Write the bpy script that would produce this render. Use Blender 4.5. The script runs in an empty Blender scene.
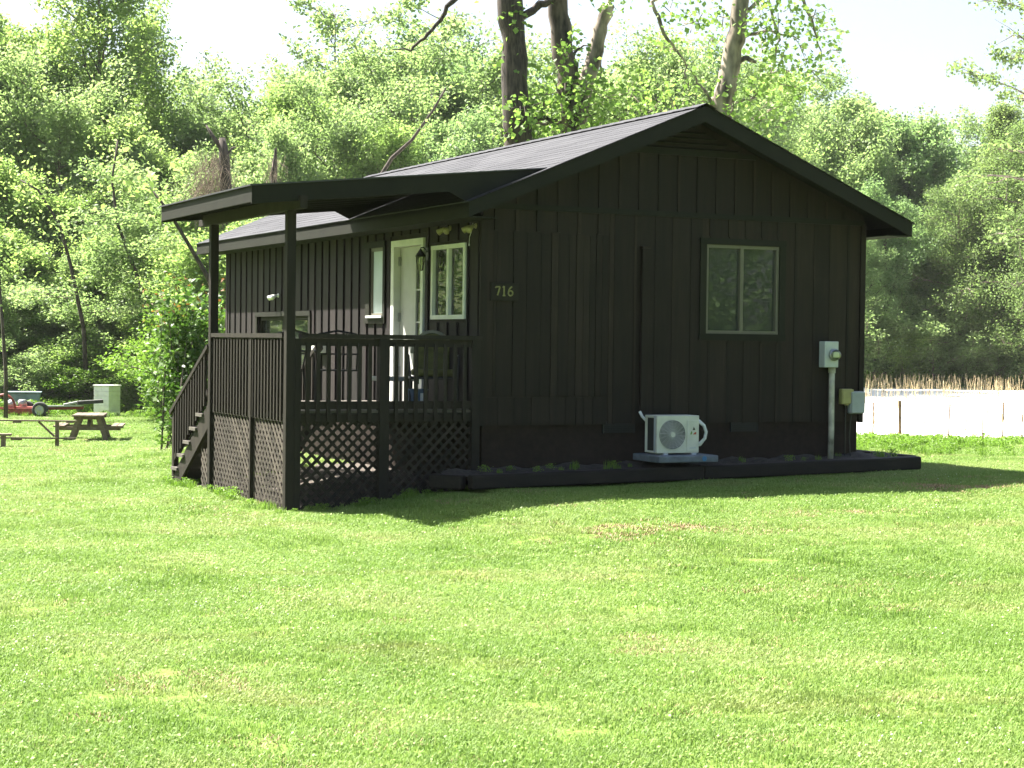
import bpy, bmesh, math, random
import numpy as np
from mathutils import Matrix, Vector
R = math.radians
scene = bpy.context.scene
col = scene.collection

# ------------------------------------------------------------------ camera
CAM_H = 1.7756
FPX = 1814.9
PITCH, ROLL = 0.0228, 0.0127
_F = np.array([0, math.cos(PITCH), -math.sin(PITCH)])
_R = np.array([1, 0, 0.0]); _U = np.array([0, math.sin(PITCH), math.cos(PITCH)])
_R2 = math.cos(ROLL)*_R + math.sin(ROLL)*_U
_U2 = -math.sin(ROLL)*_R + math.cos(ROLL)*_U
cam_d = bpy.data.cameras.new('camera'); cam = bpy.data.objects.new('camera', cam_d); col.objects.link(cam)
cam_d.sensor_width = 36; cam_d.lens = FPX*36/1024; cam_d.clip_start = .1; cam_d.clip_end = 3000
m = Matrix.Identity(4)
for i in range(3):
    m[i][0] = _R2[i]; m[i][1] = _U2[i]; m[i][2] = -_F[i]
m[2][3] = CAM_H
cam.matrix_world = m
scene.camera = cam

# ------------------------------------------------------------------ light
SUN_EL, SUN_AZ = 55.3, math.degrees(math.atan2(-.593, .359))
world = bpy.data.worlds.new('World'); scene.world = world; world.use_nodes = True
wn = world.node_tree.nodes; wl = world.node_tree.links
sky = wn.new('ShaderNodeTexSky'); sky.sky_type = 'NISHITA'; sky.sun_disc = False
sky.sun_elevation = R(SUN_EL); sky.sun_rotation = R(SUN_AZ)
sky.air_density = 1.0; sky.dust_density = 3.6; sky.ozone_density = 1.0
bg = wn['Background']; bg.inputs['Strength'].default_value = .052
wl.new(sky.outputs[0], bg.inputs[0])
sun_d = bpy.data.lights.new('sun', 'SUN'); sun_d.energy = 5.0; sun_d.angle = R(.5); sun_d.color = (1, .95, .86)
sun = bpy.data.objects.new('sun', sun_d); col.objects.link(sun)
sun.rotation_euler = Vector((.593, -.359, -1)).to_track_quat('-Z', 'Y').to_euler()
sun.location = (-20, 15, 40)
vs = scene.view_settings
vs.view_transform = 'Standard'; vs.look = 'None'; vs.gamma = 1; vs.use_curve_mapping = False
vs.exposure = 2.5
scene.cycles.max_bounces = 8; scene.cycles.diffuse_bounces = 4; scene.cycles.transparent_max_bounces = 12
scene.cycles.transmission_bounces = 6

# ------------------------------------------------------------------ frames of reference
YAW = R(25.584); CX, CY = -.3494, 20.4426
cu, su = math.cos(YAW), math.sin(YAW)
def loc_uv(x, y):
    return (x-CX)*cu + (y-CY)*su, -(x-CX)*su + (y-CY)*cu
def wor(u, v):
    return CX + u*cu - v*su, CY + u*su + v*cu
def S(t):
    t = np.clip(t, 0, 1); return t*t*(3-2*t)
def T(x, y):
    """height of the ground"""
    x = np.asarray(x, float); y = np.asarray(y, float)
    u, v = loc_uv(x, y)
    z = (.14*S((u+2.1)/2.3) + .10*S(u/6)) * S((y-9)/9) * (1 - (1-S((x+9)/8))*S((y-26)/8))
    z = z - .07*S((-u-.3)/1.5)*S((y-10)/7)
    wl_ = 1 - S((x+10.5)/8)
    q = np.clip((y-19)/28, 0, 1); q = q - .06*np.sin(q*2*math.pi)
    z = z - 1.1*wl_*q - .85*(1-wl_)*S((y-27)/16)
    n = .018*np.sin(x*.9+.7*np.sin(y*.45))*np.sin(y*.7+1.3) + .008*np.sin(x*2.1+y*1.3)
    z = z + n*S((np.hypot(x, y)-4)/6)*.6
    rgt = (1 - .75*S((x/np.maximum(y, 60)-.13)/.12))*(1 - .7*S((.20-np.abs(x/np.maximum(y, 60)+.17))/.09)*(x < 0))
    z = z + (9.5*S((y-112)/70) + 16*S((y-170)/160))*rgt + 24*S((y-330)/400)
    return z
def zt(x, y): return float(T(x, y))
def at(px, py, Y):
    """world point at depth Y along the ray of a photo pixel"""
    d = _F + (px-512)/FPX*_R2 - (py-384)/FPX*_U2
    return np.array([0, 0, CAM_H]) + d*Y/d[1]

# ------------------------------------------------------------------ materials
def new_mat(name):
    mt = bpy.data.materials.new(name); mt.use_nodes = True
    nt = mt.node_tree; return mt, nt, nt.nodes['Principled BSDF']
def N(nt, t, **k):
    n = nt.nodes.new(t)
    for a, b in k.items(): setattr(n, a, b)
    return n
def ramp(nt, stops):
    r = N(nt, 'ShaderNodeValToRGB'); e = r.color_ramp.elements
    while len(e) < len(stops): e.new(.5)
    for i, (p, c) in enumerate(stops): e[i].position = p; e[i].color = (*c, 1)
    return r
def simple(name, c, rough=.6, metal=0, var=.12, scale=6, bump=0, spec=.5, stretch=(1, 1, 1)):
    mt, nt, b = new_mat(name)
    tc = N(nt, 'ShaderNodeTexCoord'); mp = N(nt, 'ShaderNodeMapping'); mp.inputs['Scale'].default_value = stretch
    nz = N(nt, 'ShaderNodeTexNoise'); nz.inputs['Scale'].default_value = scale; nz.inputs['Detail'].default_value = 6
    nt.links.new(tc.outputs['Object'], mp.inputs[0]); nt.links.new(mp.outputs[0], nz.inputs['Vector'])
    lo = tuple(x*(1-var*1.6) for x in c); hi = tuple(min(1, x*(1+var*1.6)) for x in c)
    rp = ramp(nt, [(.28, lo), (.72, hi)])
    nt.links.new(nz.outputs['Fac'], rp.inputs[0]); nt.links.new(rp.outputs[0], b.inputs['Base Color'])
    b.inputs['Roughness'].default_value = rough; b.inputs['Metallic'].default_value = metal
    b.inputs['Specular IOR Level'].default_value = spec
    if bump:
        bp = N(nt, 'ShaderNodeBump'); bp.inputs['Strength'].default_value = bump; bp.inputs['Distance'].default_value = .01
        nt.links.new(nz.outputs['Fac'], bp.inputs['Height']); nt.links.new(bp.outputs[0], b.inputs['Normal'])
    return mt
def stained(name, c, worn, stretch):
    """dark stained boards: grain streaks, each board its own tone, dry worn patches"""
    mt, nt, b = new_mat(name); L = nt.links
    tc = N(nt, 'ShaderNodeTexCoord'); mp = N(nt, 'ShaderNodeMapping'); mp.inputs['Scale'].default_value = stretch
    L.new(tc.outputs['Object'], mp.inputs[0])
    n1 = N(nt, 'ShaderNodeTexNoise'); n1.inputs['Scale'].default_value = 9; n1.inputs['Detail'].default_value = 8
    n1.inputs['Roughness'].default_value = .65
    L.new(mp.outputs[0], n1.inputs['Vector'])
    n2 = N(nt, 'ShaderNodeTexNoise'); n2.inputs['Scale'].default_value = 1.3; n2.inputs['Detail'].default_value = 5
    L.new(tc.outputs['Object'], n2.inputs['Vector'])
    geo = N(nt, 'ShaderNodeNewGeometry')
    lo = tuple(x*.45 for x in c)
    r1 = ramp(nt, [(.3, lo), (.6, c), (.85, worn)])
    a = N(nt, 'ShaderNodeMath', operation='MULTIPLY_ADD'); a.inputs[1].default_value = .35
    L.new(n2.outputs['Fac'], a.inputs[0]); 
    s = N(nt, 'ShaderNodeMath', operation='MULTIPLY_ADD'); s.inputs[1].default_value = .72; s.inputs[2].default_value = -.02
    L.new(n1.outputs['Fac'], s.inputs[0]); L.new(s.outputs[0], a.inputs[2])
    L.new(a.outputs[0], r1.inputs[0])
    br = N(nt, 'ShaderNodeMapRange'); br.inputs['To Min'].default_value = .62; br.inputs['To Max'].default_value = 1.42
    L.new(geo.outputs['Random Per Island'], br.inputs['Value'])
    mx = N(nt, 'ShaderNodeMix', data_type='RGBA', blend_type='MULTIPLY'); mx.inputs[0].default_value = 1
    L.new(r1.outputs[0], mx.inputs[6]); L.new(br.outputs[0], mx.inputs[7])
    L.new(mx.outputs[2], b.inputs['Base Color'])
    b.inputs['Roughness'].default_value = .72; b.inputs['Specular IOR Level'].default_value = .25
    bp = N(nt, 'ShaderNodeBump'); bp.inputs['Strength'].default_value = .35; bp.inputs['Distance'].default_value = .006
    L.new(n1.outputs['Fac'], bp.inputs['Height']); L.new(bp.outputs[0], b.inputs['Normal'])
    return mt
M = {}
M['siding'] = stained('dark_stained_siding', (.0178, .0122, .0086), (.040, .029, .0215), (1.5, 1.5, .12))
M['side'] = stained('sun_worn_side_siding', (.0200, .0145, .0150), (.050, .040, .038), (1.5, 1.5, .12))
M['latt'] = stained('sun_worn_lattice', (.075, .064, .052), (.13, .11, .092), (1, 1, 1))
M['trim'] = stained('dark_stained_trim', (.0088, .0090, .0048), (.017, .0172, .0098), (.4, .4, .4))
M['rail'] = stained('dark_stained_railing', (.021, .0165, .0125), (.044, .037, .029), (1, 1, .3))
M['block'] = simple('dark_painted_block', (.024, .0175, .0145), .9, var=.15, scale=14, bump=.3, spec=.1)
M['dark'] = simple('dark_interior', (.02, .02, .02), .9)
M['deck'] = simple('deck_board', (.085, .075, .062), .8, var=.25, scale=5, stretch=(.3, 4, 1))
M['white'] = simple('white_painted_frame', (.74, .75, .72), .45, var=.05)
M['taupe'] = simple('taupe_window_frame', (.115, .105, .080), .5, var=.06)
M['door'] = simple('grey_white_door', (.52, .52, .50), .5, var=.05)
M['blind'] = simple('pale_window_blind', (.50, .58, .58), .8, var=.06, scale=3)
M['black'] = simple('black_metal', (.016, .016, .017), .45, metal=.2, var=.2)
M['ivory'] = simple('aged_ivory_plastic', (.34, .31, .17), .5, var=.12, scale=20)
M['ivory_w'] = simple('white_lamp_plastic', (.78, .77, .74), .4, var=.06, scale=20)
M['brass'] = simple('tarnished_brass', (.20, .19, .08), .45, metal=.5, var=.2, scale=30)
M['ac'] = simple('cream_metal_casing', (.58, .58, .52), .45, var=.06, scale=8)
M['acgrey'] = simple('light_grey_panel', (.42, .45, .50), .5, var=.06)
M['grille'] = simple('grey_fan_grille', (.55, .55, .54), .5, var=.1)
M['insul'] = simple('white_pipe_insulation', (.70, .71, .70), .7, var=.1, scale=30)
M['pad'] = simple('blue_grey_pad', (.125, .145, .170), .8, var=.18, scale=9)
M['bluetape'] = simple('blue_patch', (.05, .17, .36), .7, var=.2, scale=25)
M['meter'] = simple('pale_grey_meter_box', (.46, .49, .50), .45, var=.06)
M['conduit'] = simple('rusting_white_conduit', (.40, .38, .31), .6, var=.45, scale=7, stretch=(1, 1, .8))
M['ybox'] = simple('yellowed_utility_box', (.36, .33, .13), .55, var=.12)
M['gbox'] = simple('grey_utility_box', (.34, .37, .37), .55, var=.08)
M['timber'] = stained('old_landscape_timber', (.021, .0165, .0125), (.042, .034, .026), (.35, 2, 2))
M['oldwood'] = stained('weathered_grey_brown_wood', (.16, .12, .09), (.32, .27, .22), (.6, 2, 2))
M['red'] = simple('faded_red_paint', (.22, .032, .024), .55, var=.3, scale=10)
M['tyre'] = simple('tyre_rubber', (.03, .03, .032), .8, var=.2)
M['steel'] = simple('dull_galvanised_steel', (.36, .37, .38), .4, metal=.6, var=.15)
M['bluegrey'] = simple('faded_blue_grey_plastic', (.15, .22, .24), .6, var=.2, scale=4)
M['blue'] = simple('blue_plastic', (.08, .13, .22), .45, var=.1)
M['olive'] = simple('olive_chair_fabric', (.105, .105, .032), .9, var=.25, scale=9)
M['cream'] = simple('pale_piping_fabric', (.24, .225, .18), .85, var=.1)
M['tabletop'] = simple('pale_grey_tabletop', (.30, .31, .31), .5, var=.08)
M['bark'] = simple('grey_brown_bark', (.13, .105, .085), .95, var=.45, scale=5, bump=1, stretch=(2.4, 2.4, .5))
M['barkdark'] = simple('dark_ridged_bark', (.048, .036, .029), .95, var=.5, scale=6, bump=1, stretch=(3, 3, .6))
M['sycbrown'] = simple('brown_flaking_bark', (.085, .066, .052), .95, var=.6, scale=3, bump=.8, stretch=(2, 2, .5))
M['sycamore'] = simple('pale_peeling_bark', (.22, .18, .14), .9, var=.62, scale=2.6, bump=.6, stretch=(1.5, 1.5, .5))
M['vine'] = simple('dead_brown_vine', (.21, .16, .12), .95, var=.3, scale=8)
M['stalk'] = simple('dry_tan_stalks', (.56, .46, .28), .9, var=.35, scale=3)
M['rusty'] = simple('rusty_fence_post', (.30, .17, .10), .85, var=.3, scale=8)
M['wire'] = simple('dull_fence_wire', (.30, .27, .22), .6, var=.2)
M['soil'] = simple('bed_soil', (.034, .028, .022), .95, var=.4, scale=18, bump=1)

def glass(name, tint=(.75, .82, .78), rmin=.02):
    mt = bpy.data.materials.new(name); mt.use_nodes = True; nt = mt.node_tree
    nt.nodes.remove(nt.nodes['Principled BSDF']); out = nt.nodes['Material Output']
    tr = N(nt, 'ShaderNodeBsdfTransparent'); tr.inputs[0].default_value = (*tint, 1)
    gl = N(nt, 'ShaderNodeBsdfGlossy'); gl.inputs['Color'].default_value = (.85, .80, .88, 1); gl.inputs['Roughness'].default_value = .015
    fr = N(nt, 'ShaderNodeFresnel'); fr.inputs['IOR'].default_value = 1.45
    ad = N(nt, 'ShaderNodeMath', operation='ADD'); ad.inputs[1].default_value = rmin; ad.use_clamp = True
    mx = N(nt, 'ShaderNodeMixShader')
    nt.links.new(fr.outputs[0], ad.inputs[0]); nt.links.new(ad.outputs[0], mx.inputs[0])
    nt.links.new(tr.outputs[0], mx.inputs[1]); nt.links.new(gl.outputs[0], mx.inputs[2])
    df_ = N(nt, 'ShaderNodeBsdfDiffuse'); df_.inputs[0].default_value = (.34, .35, .33, 1)
    m2 = N(nt, 'ShaderNodeMixShader'); m2.inputs[0].default_value = .07
    nt.links.new(mx.outputs[0], m2.inputs[1]); nt.links.new(df_.outputs[0], m2.inputs[2])
    nt.links.new(m2.outputs[0], out.inputs[0]); return mt
M['glass'] = glass('window_glass'); M['lampglass'] = glass('lantern_glass', (.85, .9, .7))

def shingles():
    mt, nt, b = new_mat('grey_asphalt_shingles'); L = nt.links
    tc = N(nt, 'ShaderNodeTexCoord')
    geo = N(nt, 'ShaderNodeNewGeometry')
    n = N(nt, 'ShaderNodeTexNoise'); n.inputs['Scale'].default_value = 60; n.inputs['Detail'].default_value = 3
    n2 = N(nt, 'ShaderNodeTexNoise'); n2.inputs['Scale'].default_value = .8; n2.inputs['Detail'].default_value = 4
    L.new(tc.outputs['Object'], n.inputs['Vector']); L.new(tc.outputs['Object'], n2.inputs['Vector'])
    r = ramp(nt, [(0, (.046, .047, .051)), (.5, (.064, .065, .071)), (1, (.086, .087, .093))])
    a = N(nt, 'ShaderNodeMath', operation='MULTIPLY_ADD'); a.inputs[1].default_value = .45
    L.new(n.outputs['Fac'], a.inputs[0])
    b2 = N(nt, 'ShaderNodeMath', operation='MULTIPLY_ADD'); b2.inputs[1].default_value = .4
    L.new(geo.outputs['Random Per Island'], b2.inputs[0])
    c2 = N(nt, 'ShaderNodeMath', operation='MULTIPLY'); c2.inputs[1].default_value = .2
    L.new(n2.outputs['Fac'], c2.inputs[0]); L.new(c2.outputs[0], b2.inputs[2]); L.new(b2.outputs[0], a.inputs[2])
    L.new(a.outputs[0], r.inputs[0]); L.new(r.outputs[0], b.inputs['Base Color'])
    b.inputs['Roughness'].default_value = .95; b.inputs['Specular IOR Level'].default_value = .052
    return mt
M['shingle'] = shingles()

def leaf_mat(name, lo, mid, hi, trans=.45, pos_noise=True, gloss=.25):
    mt = bpy.data.materials.new(name); mt.use_nodes = True; nt = mt.node_tree; L = nt.links
    b = nt.nodes['Principled BSDF']; out = nt.nodes['Material Output']
    geo = N(nt, 'ShaderNodeNewGeometry'); oi = N(nt, 'ShaderNodeObjectInfo')
    nz = N(nt, 'ShaderNodeTexNoise'); nz.inputs['Scale'].default_value = .55; nz.inputs['Detail'].default_value = 4
    L.new(geo.outputs['Position'], nz.inputs['Vector'])
    a = N(nt, 'ShaderNodeMath', operation='MULTIPLY_ADD'); a.inputs[1].default_value = .5
    L.new(geo.outputs['Random Per Island'], a.inputs[0])
    c = N(nt, 'ShaderNodeMath', operation='MULTIPLY_ADD'); c.inputs[1].default_value = .6; c.inputs[2].default_value = -.12
    L.new(nz.outputs['Fac'], c.inputs[0])
    d = N(nt, 'ShaderNodeMath', operation='MULTIPLY_ADD'); d.inputs[1].default_value = .25
    L.new(oi.outputs['Random'], d.inputs[0]); L.new(c.outputs[0], d.inputs[2])
    L.new(d.outputs[0], a.inputs[2])
    r = ramp(nt, [(.12, lo), (.5, mid), (.95, hi)])
    L.new(a.outputs[0], r.inputs[0]); L.new(r.outputs[0], b.inputs['Base Color'])
    b.inputs['Roughness'].default_value = .5; b.inputs['Specular IOR Level'].default_value = gloss
    t = N(nt, 'ShaderNodeBsdfTranslucent')
    br = N(nt, 'ShaderNodeMix', data_type='RGBA', blend_type='MULTIPLY'); br.inputs[0].default_value = 1
    br.inputs[7].default_value = (1.05, 1.12, .80, 1)
    L.new(r.outputs[0], br.inputs[6]); L.new(br.outputs[2], t.inputs[0])
    mx = N(nt, 'ShaderNodeMixShader'); mx.inputs[0].default_value = trans
    L.new(b.outputs[0], mx.inputs[1]); L.new(t.outputs[0], mx.inputs[2]); L.new(mx.outputs[0], out.inputs[0])
    return mt
M['leaf_light'] = leaf_mat('spring_leaves', (.170, .262, .080), (.240, .340, .115), (.32, .40, .16), .66)
M['leaf_mid'] = leaf_mat('grey_green_leaves', (.160, .235, .100), (.220, .305, .135), (.30, .375, .19), .66)
M['leaf_dark'] = leaf_mat('deep_green_leaves', (.125, .205, .092), (.175, .265, .12), (.25, .33, .16), .66)
M['leaf_syc'] = leaf_mat('sycamore_leaves', (.10, .18, .045), (.16, .26, .065), (.24, .34, .10), .55)
M['leaf_cedar'] = leaf_mat('cedar_sprays', (.105, .165, .064), (.152, .220, .084), (.22, .28, .115), .64)
M['leaf_far'] = leaf_mat('far_wood_leaves', (.085, .16, .070), (.14, .23, .10), (.21, .30, .14), .6)
M['leaf_gloss'] = leaf_mat('glossy_shrub_leaves', (.030, .075, .014), (.07, .14, .025), (.17, .26, .05), .4, gloss=.3)
M['leaf_red'] = leaf_mat('reddish_new_leaves', (.16, .055, .02), (.22, .10, .035), (.22, .20, .05), .45)
M['weed'] = leaf_mat('weed_leaves', (.085, .17, .020), (.14, .25, .035), (.21, .32, .06), .45)

def grass_mat():
    mt = bpy.data.materials.new('lawn_grass_blades'); mt.use_nodes = True; nt = mt.node_tree; L = nt.links
    b = nt.nodes['Principled BSDF']; out = nt.nodes['Material Output']
    geo = N(nt, 'ShaderNodeNewGeometry')
    nz = N(nt, 'ShaderNodeTexNoise'); nz.inputs['Scale'].default_value = .55; nz.inputs['Detail'].default_value = 7; nz.inputs['Roughness'].default_value = .62
    L.new(geo.outputs['Position'], nz.inputs['Vector'])
    r1 = ramp(nt, [(.32, (.145, .245, .042)), (.50, (.195, .300, .066)), (.66, (.25, .325, .10))])
    L.new(nz.outputs['Fac'], r1.inputs[0])
    r2 = ramp(nt, [(0, (.75, .85, .7)), (.55, (1, 1, 1)), (.86, (1.2, 1.15, 1.2)), (1, (1.8, 1.5, 2.2))])
    L.new(geo.outputs['Random Per Island'], r2.inputs[0])
    mx = N(nt, 'ShaderNodeMix', data_type='RGBA', blend_type='MULTIPLY'); mx.inputs[0].default_value = 1
    L.new(r1.outputs[0], mx.inputs[6]); L.new(r2.outputs[0], mx.inputs[7])
    # dry thin patches
    n3 = N(nt, 'ShaderNodeTexNoise'); n3.inputs['Scale'].default_value = .8; n3.inputs['Detail'].default_value = 6
    mp = N(nt, 'ShaderNodeMapping'); mp.inputs['Location'].default_value = (7.3, 2.2, 0); mp.inputs['Scale'].default_value = (.6, 1.5, 1)
    L.new(geo.outputs['Position'], mp.inputs[0]); L.new(mp.outputs[0], n3.inputs['Vector'])
    r3 = ramp(nt, [(.58, (0, 0, 0)), (.78, (1, 1, 1))]); L.new(n3.outputs['Fac'], r3.inputs[0])
    m2 = N(nt, 'ShaderNodeMix', data_type='RGBA'); m2.inputs[7].default_value = (.34, .27, .13, 1)
    k = N(nt, 'ShaderNodeMath', operation='MULTIPLY'); k.inputs[1].default_value = .42
    L.new(r3.outputs[0], k.inputs[0]); L.new(k.outputs[0], m2.inputs[0]); L.new(mx.outputs[2], m2.inputs[6])
    L.new(m2.outputs[2], b.inputs['Base Color'])
    b.inputs['Roughness'].default_value = .55; b.inputs['Specular IOR Level'].default_value = .3
    t = N(nt, 'ShaderNodeBsdfTranslucent'); L.new(m2.outputs[2], t.inputs[0])
    ms = N(nt, 'ShaderNodeMixShader'); ms.inputs[0].default_value = .4
    L.new(b.outputs[0], ms.inputs[1]); L.new(t.outputs[0], ms.inputs[2]); L.new(ms.outputs[0], out.inputs[0])
    return mt
M['grass'] = grass_mat()
def ground_mat():
    mt, nt, b = new_mat('lawn_ground'); L = nt.links
    geo = N(nt, 'ShaderNodeNewGeometry')
    nz = N(nt, 'ShaderNodeTexNoise'); nz.inputs['Scale'].default_value = .55; nz.inputs['Detail'].default_value = 8
    L.new(geo.outputs['Position'], nz.inputs['Vector'])
    n2 = N(nt, 'ShaderNodeTexNoise'); n2.inputs['Scale'].default_value = 22; n2.inputs['Detail'].default_value = 5
    L.new(geo.outputs['Position'], n2.inputs['Vector'])
    r = ramp(nt, [(.32, (.085, .135, .028)), (.52, (.115, .165, .038)), (.70, (.15, .165, .058))])
    a = N(nt, 'ShaderNodeMath', operation='MULTIPLY_ADD'); a.inputs[1].default_value = .5
    s = N(nt, 'ShaderNodeMath', operation='MULTIPLY'); s.inputs[1].default_value = .5
    L.new(n2.outputs['Fac'], s.inputs[0]); L.new(nz.outputs['Fac'], a.inputs[0]); L.new(s.outputs[0], a.inputs[2])
    L.new(a.outputs[0], r.inputs[0])
    L.new(r.outputs[0], b.inputs['Base Color']); b.inputs['Roughness'].default_value = .95
    b.inputs['Specular IOR Level'].default_value = .1
    bp = N(nt, 'ShaderNodeBump'); bp.inputs['Strength'].default_value = .8; bp.inputs['Distance'].default_value = .03
    L.new(n2.outputs['Fac'], bp.inputs['Height']); L.new(bp.outputs[0], b.inputs['Normal'])
    return mt
M['ground'] = ground_mat()
M['field'] = simple('white_row_cover', (.80, .79, .77), .7, var=.05, scale=.6)

# ------------------------------------------------------------------ mesh helpers
class MB:
    def __init__(s): s.v = []; s.f = []
    def add(s, vs, fs):
        o = len(s.v); s.v += [tuple(p) for p in vs]; s.f += [tuple(i+o for i in f) for f in fs]
    def box(s, a0, a1, b0, b1, c0, c1):
        v = [(a0,b0,c0),(a1,b0,c0),(a1,b1,c0),(a0,b1,c0),(a0,b0,c1),(a1,b0,c1),(a1,b1,c1),(a0,b1,c1)]
        s.add(v, [(0,3,2,1),(4,5,6,7),(0,1,5,4),(1,2,6,5),(2,3,7,6),(3,0,4,7)])
    def bar(s, p, q, w, h, up=(0,0,1)):
        p = Vector(p); q = Vector(q); d = (q-p).normalized(); up = Vector(up)
        if abs(d.dot(up)) > .98: up = Vector((0,1,0))
        x = d.cross(up).normalized(); z = x.cross(d).normalized()
        c = []
        for e in (p, q):
            for i, j in ((-1,-1),(1,-1),(1,1),(-1,1)): c.append(e + x*(i*w/2) + z*(j*h/2))
        s.add(c, [(0,1,2,3),(7,6,5,4),(0,4,5,1),(1,5,6,2),(2,6,7,3),(3,7,4,0)])
    def tube(s, pts, rad, n=8, cap=True):
        pts = [Vector(p) for p in pts]
        if not hasattr(rad, '__len__'): rad = [rad]*len(pts)
        o = len(s.v); ref = None
        for i, p in enumerate(pts):
            d = (pts[min(i+1, len(pts)-1)] - pts[max(i-1, 0)]).normalized()
            if ref is None: ref = Vector((0,0,1)) if abs(d.z) < .9 else Vector((1,0,0))
            x = d.cross(ref).normalized(); ref = x.cross(d).normalized(); 
            for k in range(n):
                a = 2*math.pi*k/n
                s.v.append(tuple(p + x*(math.cos(a)*rad[i]) + ref*(math.sin(a)*rad[i])))
        for i in range(len(pts)-1):
            for k in range(n):
                a = o+i*n+k; b = o+i*n+(k+1) % n
                s.f.append((a, b, b+n, a+n))
        if cap:
            s.f.append(tuple(o+k for k in range(n))[::-1]); s.f.append(tuple(o+(len(pts)-1)*n+k for k in range(n)))
    def prism(s, poly, axis, a0, a1):
        """polygon in the two other axes, extruded along axis"""
        n = len(poly); vs = []
        for a in (a0, a1):
            for p in poly:
                q = [p[0], p[1]]; q.insert(axis, a); vs.append(tuple(q))
        fs = [tuple(range(n))[::-1], tuple(range(n, 2*n))]
        for i in range(n): fs.append((i, (i+1) % n, n+(i+1) % n, n+i))
        s.add(vs, fs)
    def lathe(s, prof, origin, axis='z', n=20):
        o = len(s.v); ox, oy, oz = origin
        for r, h in prof:
            for k in range(n):
                a = 2*math.pi*k/n; c, d = r*math.cos(a), r*math.sin(a)
                if axis == 'z': s.v.append((ox+c, oy+d, oz+h))
                elif axis == 'y': s.v.append((ox+c, oy+h, oz+d))
                else: s.v.append((ox+h, oy+c, oz+d))
        for i in range(len(prof)-1):
            for k in range(n):
                a = o+i*n+k; b = o+i*n+(k+1) % n
                s.f.append((a, b, b+n, a+n))
        s.f.append(tuple(o+k for k in range(n))[::-1]); s.f.append(tuple(o+(len(prof)-1)*n+k for k in range(n)))
    def build(s, name, mat, parent=None, bevel=0, smooth=False):
        me = bpy.data.meshes.new(name); me.from_pydata(s.v, [], s.f)
        bm = bmesh.new(); bm.from_mesh(me); bmesh.ops.recalc_face_normals(bm, faces=bm.faces)
        if smooth:
            for f in bm.faces: f.smooth = True
        bm.to_mesh(me); bm.free(); me.materials.append(mat)
        o = bpy.data.objects.new(name, me); col.objects.link(o)
        if parent is not None: o.parent = parent
        if bevel:
            b = o.modifiers.new('bevel', 'BEVEL'); b.width = bevel; b.segments = 2; b.limit_method = 'ANGLE'
        return o
def part(name, mat, parent, fn, **k):
    b = MB(); fn(b); return b.build(name, mat, parent, **k)
def tag(o, label=None, cat=None, group=None, kind=None):
    if label: o['label'] = label
    if cat: o['category'] = cat
    if group: o['group'] = group
    if kind: o['kind'] = kind
    return o
def empty(name, loc=(0,0,0), rz=0, label=None, cat=None, group=None):
    o = bpy.data.objects.new(name, None); col.objects.link(o); o.location = loc; o.rotation_euler = (0,0,rz)
    return tag(o, label, cat, group)
def on_house(name, u, v, z, label, cat, group=None):
    """an Empty standing at (u, v, z) of the cabin's own axes"""
    x, y = wor(u, v); return empty(name, (x, y, z), YAW, label, cat, group)
def copy_tree(o, parent=None):
    c = o.copy(); col.objects.link(c); c.parent = parent
    for ch in o.children: copy_tree(ch, c)
    return c
def np_mesh(name, V, F, mat, smooth=False):
    """V (n,3), F (m,k) arrays"""
    me = bpy.data.meshes.new(name); V = np.ascontiguousarray(V, np.float32); F = np.ascontiguousarray(F, np.int32)
    k = F.shape[1]
    me.vertices.add(len(V)); me.vertices.foreach_set('co', V.ravel())
    me.loops.add(F.size); me.loops.foreach_set('vertex_index', F.ravel())
    me.polygons.add(len(F)); me.polygons.foreach_set('loop_start', np.arange(0, F.size, k, dtype=np.int32))
    try: me.polygons.foreach_set('loop_total', np.full(len(F), k, np.int32))
    except Exception: pass
    me.update(calc_edges=True); me.validate()
    if smooth: me.polygons.foreach_set('use_smooth', np.ones(len(F), bool))
    me.materials.append(mat); return me
def link(name, me, parent=None):
    o = bpy.data.objects.new(name, me); col.objects.link(o)
    if parent is not None: o.parent = parent
    return o

# ------------------------------------------------------------------ ground
def grid(xs, ys, zoff=0):
    X, Y = np.meshgrid(xs, ys); Z = T(X, Y)+zoff
    V = np.stack([X, Y, Z], -1).reshape(-1, 3); nx = len(xs)
    i = np.arange((len(ys)-1)*nx).reshape(-1, nx)[:, :-1].ravel()
    return V, np.stack([i, i+1, i+nx+1, i+nx], -1)
xs = np.unique(np.concatenate([np.linspace(-600, -60, 25), np.linspace(-60, -24, 25), np.arange(-24, 20, .3), np.linspace(20, 60, 30), np.linspace(60, 600, 25)]))
ys = np.unique(np.concatenate([np.linspace(-60, 4, 20), np.arange(4, 55, .3), np.linspace(55, 130, 50), np.linspace(130, 900, 60)]))
V_, F_ = grid(xs, ys)
ground = link('ground', np_mesh('ground', V_, F_, M['ground'], True)); tag(ground, kind='structure')
fx = np.linspace(4, 75, 80); fy = np.linspace(0, 1, 50)
FX, FY = np.meshgrid(fx, fy); FYw = (45.5 + FX*.02) + FY*(58)
FZ = T(FX, FYw) + .07 + .03*np.sin(FYw*1.6)
Vf = np.stack([FX, FYw, FZ], -1).reshape(-1, 3); i = np.arange(49*80).reshape(-1, 80)[:, :-1].ravel()
field = link('field', np_mesh('field', Vf, np.stack([i, i+1, i+81, i+80], -1), M['field'], True)); tag(field, kind='structure')

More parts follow.
